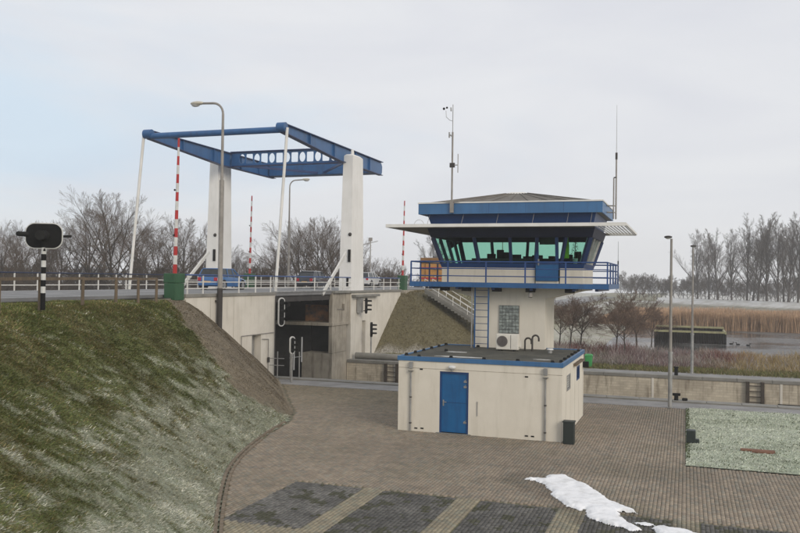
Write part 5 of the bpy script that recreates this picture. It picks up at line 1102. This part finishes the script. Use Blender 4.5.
def grow(seed, H, spec, r=.2, fork=0, lean=.03, lead=.8):
    rng = np.random.default_rng(seed); out = []; O = np.zeros((1, 3)); D = unit(np.array([[rng.normal(0, lean), rng.normal(0, lean), 1.]])); L = np.array([H * lead]); Rr = np.array([r])
    for lv, (nch, lr, ang, trop, nseg, tmin, wig) in enumerate(spec):
        n = len(O); P = [O]; d = D.copy(); rad = [Rr]
        for s in range(nseg):
            d = unit(d + rng.normal(0, wig, (n, 3)) + np.array([0, 0, trop])); P.append(P[-1] + d * (L / nseg)[:, None]); rad.append(Rr * (1 - (s + 1) / nseg * .78))
        P = np.stack(P, 1); rad = np.stack(rad, 1)
        A = P[:, :-1].reshape(-1, 3); Bq = P[:, 1:].reshape(-1, 3); out.append((A, Bq, rad[:, :-1].ravel(), rad[:, 1:].ravel()))
        if nch == 0: break
        t = tmin + (1 - tmin) * (np.arange(nch)[None] + rng.random((n, nch))) / nch; t = np.clip(t, 0, .999); x = t * nseg; i = x.astype(int); f = (x - i)[..., None]; idx = np.arange(n)[:, None]
        o = P[idx, i] * (1 - f) + P[idx, i + 1] * f; pd = unit(P[idx, i + 1] - P[idx, i]); rr = rad[idx, i] * (1 - f[..., 0]) + rad[idx, i + 1] * f[..., 0]
        az = rng.uniform(0, 2 * np.pi, (n, nch)) if lv else (np.arange(nch)[None] * 2.4 + rng.uniform(-.5, .5, (n, nch)))
        ref = np.where(np.abs(pd[..., 2:3]) > .9, np.array([1., 0, 0]), np.array([0, 0, 1.])); u = unit(np.cross(pd, ref)); v = np.cross(pd, u); an = R(ang) * rng.uniform(.6, 1.25, (n, nch)) * (1 - .35 * (t - tmin) / (1 - tmin))
        nd = pd * np.cos(an)[..., None] + (u * np.cos(az)[..., None] + v * np.sin(az)[..., None]) * np.sin(an)[..., None]
        ln_ = L[:, None] * lr * (1.1 - .65 * (t - tmin) / (1 - tmin)) * rng.uniform(.7, 1.2, (n, nch))
        O = o.reshape(-1, 3); D = unit(nd.reshape(-1, 3)); L = ln_.ravel(); Rr = np.maximum(np.minimum(rr.ravel() * .62, L * (.022 if lv < 1 else .012) + .003), .004)
    return out
def make_tree(seed, H, spec, r, name='tree', split=2, rmin=.0, lean=.03, lead=.8):
    lv = grow(seed, H, spec, r, lean=lean, lead=lead); cat = lambda ls, k: np.concatenate([q[k] for q in ls])
    a = lv[:split]; b = lv[split:]
    t = tubes_mesh('trunk', cat(a, 0), cat(a, 1), np.maximum(cat(a, 2), rmin), np.maximum(cat(a, 3), rmin), 6)
    # levels nearer the tips get 3 sides
    c = tubes_mesh('crown', cat(b, 0), cat(b, 1), np.maximum(cat(b, 2), rmin), np.maximum(cat(b, 3), rmin * .8), 3)
    return t, c
#        nch  len  ang  trop seg tmin wiggle
ROUND = [(14, .86, 44, .02, 6, .28, .05), (9, .54, 38, .05, 6, .18, .08), (7, .56, 38, .03, 5, .12, .09), (6, .58, 36, .02, 3, .10, .09), (0, 0, 0, 0, 2, 0, .07)]
TALL = [(18, .54, 34, .03, 8, .16, .03), (9, .46, 34, .09, 5, .15, .09), (7, .5, 36, .05, 4, .12, .12), (6, .56, 36, .03, 3, .12, .10), (0, 0, 0, 0, 2, 0, .08)]
BUSH = [(12, .85, 50, .0, 3, .05, .10), (8, .55, 40, .03, 4, .15, .14), (7, .52, 40, .02, 3, .15, .16), (6, .52, 40, .0, 2, .15, .18), (0, 0, 0, 0, 2, 0, .18)]
SMALL = [(12, 1.0, 58, .01, 5, .40, .09), (9, .52, 46, .02, 4, .2, .12), (8, .54, 44, .0, 3, .12, .14), (7, .56, 42, 0, 2, .1, .14), (0, 0, 0, 0, 2, 0, .18)]
def proto(seed, H, spec, r, rmin, bark, twig, lead=.8):
    t, c = make_tree(seed, H, spec, r, rmin=rmin, lead=lead); t.materials.append(bark); c.materials.append(twig); return t, c
PR = [proto(s, 17, ROUND, .26, .0072, M['bark'], M['twig'], .62) for s in (1, 2, 5, 7)]
PT = [proto(s, 22, TALL, .30, .0105, M['bark'], M['twig_far'], .85) for s in (11, 12, 14)]
PB = [proto(s, 6, BUSH, .08, .009, M['bark'], M['twig_far'], .6) for s in (21, 22)]
PS = [proto(s, 5.2, SMALL, .085, .0055, M['bark'], M['twig_red'], .58) for s in (31, 34, 36)]
def plant(pr, x, y, z, s, rz, label, group, name='bare_tree', cat='tree', sz=1.0):
    e = bpy.data.objects.new(name, None); C.objects.link(e); e.location = (x, y, z); e.rotation_euler.z = rz; e.scale = (s, s, s * sz); tag(e, label, cat, group)
    for nm, me in (('trunk', pr[0]), ('crown', pr[1])):
        o = bpy.data.objects.new(nm, me); C.objects.link(o); o.parent = e
    return e
def at_px(px, D):
    """horizontal position D metres along the view at image column px"""
    d = np.array(_f) + np.array(_r) * (px - 400) / FPX; return d[0] * D, d[1] * D
rg = random.Random(12)
LEFT = [(-18, 105, .78), (4, 98, .76), (22, 112, .86), (40, 104, .74), (60, 110, .82), (88, 108, .98), (116, 100, 1.06), (136, 118, .92), (158, 112, .84), (183, 108, .90), (205, 120, .80), (224, 128, .68), (246, 130, .60), (268, 135, .64), (286, 128, .78), (303, 118, .92), (318, 124, 1.02), (334, 120, .90), (352, 128, .80), (372, 135, .62), (390, 140, .58)]
LL = ['bare tree half cut by the left edge of the picture', 'bare tree at the left edge, well left of the black signal board', 'bare tree just left of the black signal board', 'bare tree right behind the black signal board', 'bare tree between signal board and the big trees, lower than its neighbours',
      'tall bare tree just left of the biggest tree behind the road', 'biggest broad bare tree, left of the far white tie rod', 'bare tree crossed by the far white tie rod', 'bare tree between far tie rod and near striped boom', 'bare tree between striped boom and left tower',
      'bare tree behind the left white tower and street lamp', 'bare tree just right of the left white tower', 'low bare tree left of the thin far striped boom', 'low bare tree just right of the thin far boom', 'bare tree directly left of the near white tie rod',
      'bare tree just right of the near white tie rod', 'tallest bare tree between tie rod and right tower', 'bare tree touching the right tower on its left side', 'bare tree mostly hidden behind the right white tower', 'low bare tree just right of the right white tower', 'low bare tree left of the striped boom by the control tower']
grpL = 'bare trees in the row behind the road'
for i, (px, D, s) in enumerate(LEFT):
    x, y = at_px(px, D); plant(PR[rg.randrange(4)], x, y, 0, s, rg.uniform(0, 6.28), LL[i], grpL)
LMK = [(-30, 'beyond the left edge'), (8, 'at the left edge'), (34, 'left of the signal board'), (50, 'below the signal board'), (72, 'right of the signal board'), (92, 'left of the biggest tree'), (115, 'below the biggest tree'), (134, 'at the far white tie rod'), (152, 'between far tie rod and striped boom'), (173, 'behind the near striped boom'), (192, 'left of the left tower'), (212, 'behind the left tower'), (234, 'right of the left tower'), (250, 'left of the thin far boom'), (268, 'right of the thin far boom'), (283, 'behind the near tie rod'), (300, 'left of the dark car'), (315, 'above the dark car'), (333, 'left of the right tower'), (354, 'behind the right tower'), (374, 'above the silver car'), (395, 'left of the last boom'), (412, 'under the canopy tip')]
for k in range(46):
    px = -20 + k * 9.4; D = rg.uniform(92, 120) if k % 2 else rg.uniform(115, 150); x, y = at_px(px, D); nm = min(LMK, key=lambda q: abs(q[0] - px))[1]
    plant(PB[k % 2], x, y, 0, rg.uniform(1.3, 1.75), rg.uniform(0, 6.28), '%s bare shrub in the undergrowth, %s' % ('nearer' if k % 2 else 'farther', nm), 'undergrowth shrubs behind the road', 'bare_shrub', 'shrub')
RIGHT = [(698, 222, .86, 'leftmost slender bare tree on the right skyline'), (709, 232, .80, 'faint thin bare tree second from left on the right skyline'), (718, 216, .90, 'third slender bare tree from left on the right skyline'), (732, 212, .84, 'slender bare tree just left of the tall dark group'),
         (747, 196, .93, 'leftmost tree of the tall dark group near the right edge'), (758, 202, .97, 'second tree of the tall dark group near the right edge'), (767, 192, .95, 'tallest dark bare tree of the right group'), (778, 198, .93, 'dark bare tree just right of the tallest one'), (788, 190, .92, 'dark bare tree close to the right edge'),
         (798, 186, .93, 'bare tree cut by the right edge of the picture'), (812, 182, .95, 'bare tree just beyond the right edge'), (753, 232, .95, 'faint bare tree standing behind the tall dark group'), (784, 228, .98, 'faint bare tree behind the trees nearest the right edge')]
for i, (px, D, s, lab) in enumerate(RIGHT):
    D2 = 208 + (800 - px) * .30 + (D - 205) * .25 + (14 if 'faint' in lab else 0); s *= D2 / D; x, y = at_px(px, D2); plant(PT[i % 3], x, y, 0.9, s, rg.uniform(0, 6.28), lab, 'bare trees beyond the dike on the right', sz=.93)
for k in range(46):
    px = 622 + k * 4.4; D = 214 + (800 - px) * .30 + rg.uniform(0, 25); x, y = at_px(px, D)
    plant(PB[k % 2], x, y, 0.7, rg.uniform(1.0, 1.5) * (1.2 if px < 700 else 1.1), rg.uniform(0, 6.28), 'low grey hedge shrub beyond the dike, %s' % ['next to the platform corner', 'left of the nearer lamp post', 'just left of the nearer lamp post', 'at the nearer lamp post', 'between the two lamp posts', 'below the slender trees', 'right of the slender trees', 'at the left end of the tall dark trees', 'under the tallest tree', 'at the right edge'][min(9, k // 5)], 'hedge shrubs beyond the dike', 'bare_shrub', 'shrub')
for i, (px, D, s, lab) in enumerate(((571, 70, 1.0, 'leftmost small leafless tree beside the tower shaft'), (581, 70.5, 1.06, 'second small leafless tree right of the tower with a straight trunk'), (617, 69, 1.0, 'multi-stemmed small tree in the middle of the four by the lock'), (638, 72, 1.1, 'rightmost small leafless tree left of the lamp post'), (560, 73, .95, 'small leafless tree half hidden by the right edge of the tower shaft'), (626, 67, .85, 'low twiggy small tree just left of the rightmost one'), (652, 76, .75, 'low twiggy bush just left of the nearer lamp post'))):
    x, y = at_px(px, D); plant(PS[i % 3], x, y, -.05, s, 1.3 * i, lab, 'small leafless trees across the lock', 'small_tree')
x, y = at_px(434, 118); plant(PT[1], x, y, 0, .55, .4, 'narrow bare tree peeping between canopy and orange lorry', 'bare trees in the row behind the road')

# ------------------------------------------------------------ twiggy undergrowth and reeds (stuff)
def stems(name, X, Y, Z, h, wd, col, seed, spread=.25):
    rng = np.random.default_rng(seed); n = len(X); a = rng.uniform(0, 2 * np.pi, n); side = np.stack([np.cos(a), np.sin(a), 0 * a], -1) * wd[:, None]
    d = np.stack([rng.normal(0, spread, n), rng.normal(0, spread, n), np.ones(n)], -1); P = np.stack([X, Y, Z], -1); m1 = P + d * (h * .5)[:, None]; d2 = d + np.stack([rng.normal(0, spread, n), rng.normal(0, spread, n), 0 * a], -1); tip = m1 + d2 * (h * .5)[:, None]
    V = np.stack([P - side, P + side, m1 + side, m1 - side, tip + side * .3, tip - side * .3], 1).reshape(-1, 3); F = (np.arange(n)[:, None, None] * 6 + np.array([[0, 1, 2, 3], [3, 2, 4, 5]])[None]).reshape(-1, 4)
    return np_mesh(name, V, F, np.repeat(col, 6, 0))
def bushes():
    rng = np.random.default_rng(17); nc = 900; cx = rng.uniform(-14, 26, nc); cy = 59.8 + 13.5 * rng.random(nc) ** 1.1
    r = rng.uniform(.25, .7, nc) * np.where(cx > -3, .85, 1); m = 70; X = (cx[:, None] + rng.normal(0, 1, (nc, m)) * r[:, None] * .45).ravel(); Y = (cy[:, None] + rng.normal(0, 1, (nc, m)) * r[:, None] * .45).ravel()
    hh = np.repeat(r * 1.35 * (.45 + 1.1 * fbm(cx, cy, 2.2, 19)), m) * rng.uniform(.5, 1.15, nc * m); xx = np.repeat(cx, m); yy = np.repeat(cy, m); k = fbm(xx, yy, 5, 3)
    purple = np.array([.23, .16, .155]); red = np.array([.19, .075, .07]); yel = np.array([.42, .33, .14]); grey = np.array([.26, .225, .19])
    w_y = np.clip((xx - 1.5 + (k - .5) * 6) / 2.5, 0, 1)[:, None]; base = np.where((k > .55)[:, None], purple, np.where((k > .43)[:, None], grey, red)); col = (base * (1 - w_y * .75) + yel * w_y * .75) * rng.uniform(.6, 1.35, nc * m)[:, None]
    fr = (rng.random(nc * m) < .20)[:, None]; col = np.where(fr, np.array([.42, .38, .36]), col)
    return stems('twigs', X, Y, far_h(X, Y) - .03, hh, np.full(nc * m, .013), col, 2, .32)
tag(link('waterside_scrub', bushes(), M['blade']), 'low reddish and straw coloured twiggy scrub between quay and pond', 'scrub', kind='stuff')
def verge_grass():
    rng = np.random.default_rng(27); n = 30000; X = rng.uniform(-22, 24, n); Y = rng.uniform(57.6, 60.6, n); col = np.array([.16, .17, .06]) * rng.uniform(.6, 1.4, n)[:, None]; col = np.where((rng.random(n) < .35)[:, None], np.array([.24, .19, .10]), col)
    return stems('verge', X, Y, 0 * X, rng.uniform(.08, .28, n), np.full(n, .014), col, 4, .5)
tag(link('verge_grass', verge_grass(), M['blade']), 'rough green grass strip along the far quay path', 'grass', kind='stuff')
def reeds():
    rng = np.random.default_rng(37); n = 90000; X = rng.uniform(-16, 62, n); Y = 132 - (X + 5) * .12 + 34 * rng.random(n) ** 1.6; k = fbm(X, Y, 6, 5)
    h = (1.9 + 1.0 * k) * rng.uniform(.75, 1.1, n); h *= np.clip((X + 17) / 8, .3, 1); dn = np.clip((Y - 132 + (X + 5) * .12) / 34, 0, 1)
    col = (np.array([.60, .40, .25]) * (1 - .35 * k[:, None]) + np.array([.06, .05, .04]) * dn[:, None]) * rng.uniform(.65, 1.3, n)[:, None]
    return stems('reed', X, Y, np.full(n, -1.05), h, np.full(n, .035), col, 5, .06)
tag(link('reeds', reeds(), M['blade']), 'belt of orange-brown winter reeds along the far side of the pond', 'reeds', kind='stuff')
def far_grass():
    rng = np.random.default_rng(47); n = 40000; X = rng.uniform(-26, 20, n); Y = 62 + 70 * rng.random(n); k = (far_h(X, Y) > -.95); X, Y = X[k], Y[k]; kk = fbm(X, Y, 4, 9); q = kk > .42; X, Y, kk = X[q], Y[q], kk[q]; n = len(X)
    col = np.where((rng.random(n) < .5)[:, None], np.array([.46, .43, .38]), np.array([.24, .20, .13])) * rng.uniform(.7, 1.2, n)[:, None]
    k2 = X > -7.9; X, Y, col = X[k2], Y[k2], col[k2]; n = len(X)
    return stems('tuft', X, Y, far_h(X, Y) - .03, rng.uniform(.2, .5, n), np.full(n, .02), col, 6, .4)
tag(link('frosted_tufts', far_grass(), M['blade']), 'frosted rough grass tufts on the ground behind the small trees', 'grass', kind='stuff')
def slope2_grass():
    rng = np.random.default_rng(57); n = 60000; X = rng.uniform(-23, -8, n); Y = rng.uniform(59, 84, n); Z = left_h(X, Y); k = (Z > .15); X, Y, Z = X[k], Y[k], Z[k]; n = len(X)
    col = np.array([.20, .165, .085]) * rng.uniform(.6, 1.35, n)[:, None]; fr = (Y + 1.1 * X > 51) & (rng.random(n) < .5); col = np.where(fr[:, None], np.array([.40, .42, .30]), col)
    return stems('slope_grass', X, Y, Z - .02, rng.uniform(.06, .16, n), np.full(n, .012), col, 7, .8)
tag(link('slope_grass', slope2_grass(), M['blade']), 'short dull grass on the embankment beyond the lock', 'grass', kind='stuff')

# ------------------------------------------------------------ air
hz = MB().box(-720, 720, -520, 720, -4.9, 34).build('haze', None); hz.data.materials.clear()
hm = bpy.data.materials.new('winter_haze'); hm.use_nodes = True; n_ = hm.node_tree.nodes; n_.clear(); o_ = n_.new('ShaderNodeOutputMaterial'); pv = n_.new('ShaderNodeVolumePrincipled'); pv.inputs['Color'].default_value = (.99, .99, 1, 1); pv.inputs['Density'].default_value = .00075; pv.inputs['Anisotropy'].default_value = 0.2
hm.node_tree.links.new(pv.outputs[0], o_.inputs['Volume']); hz.data.materials.append(hm); tag(hz, kind='stuff')
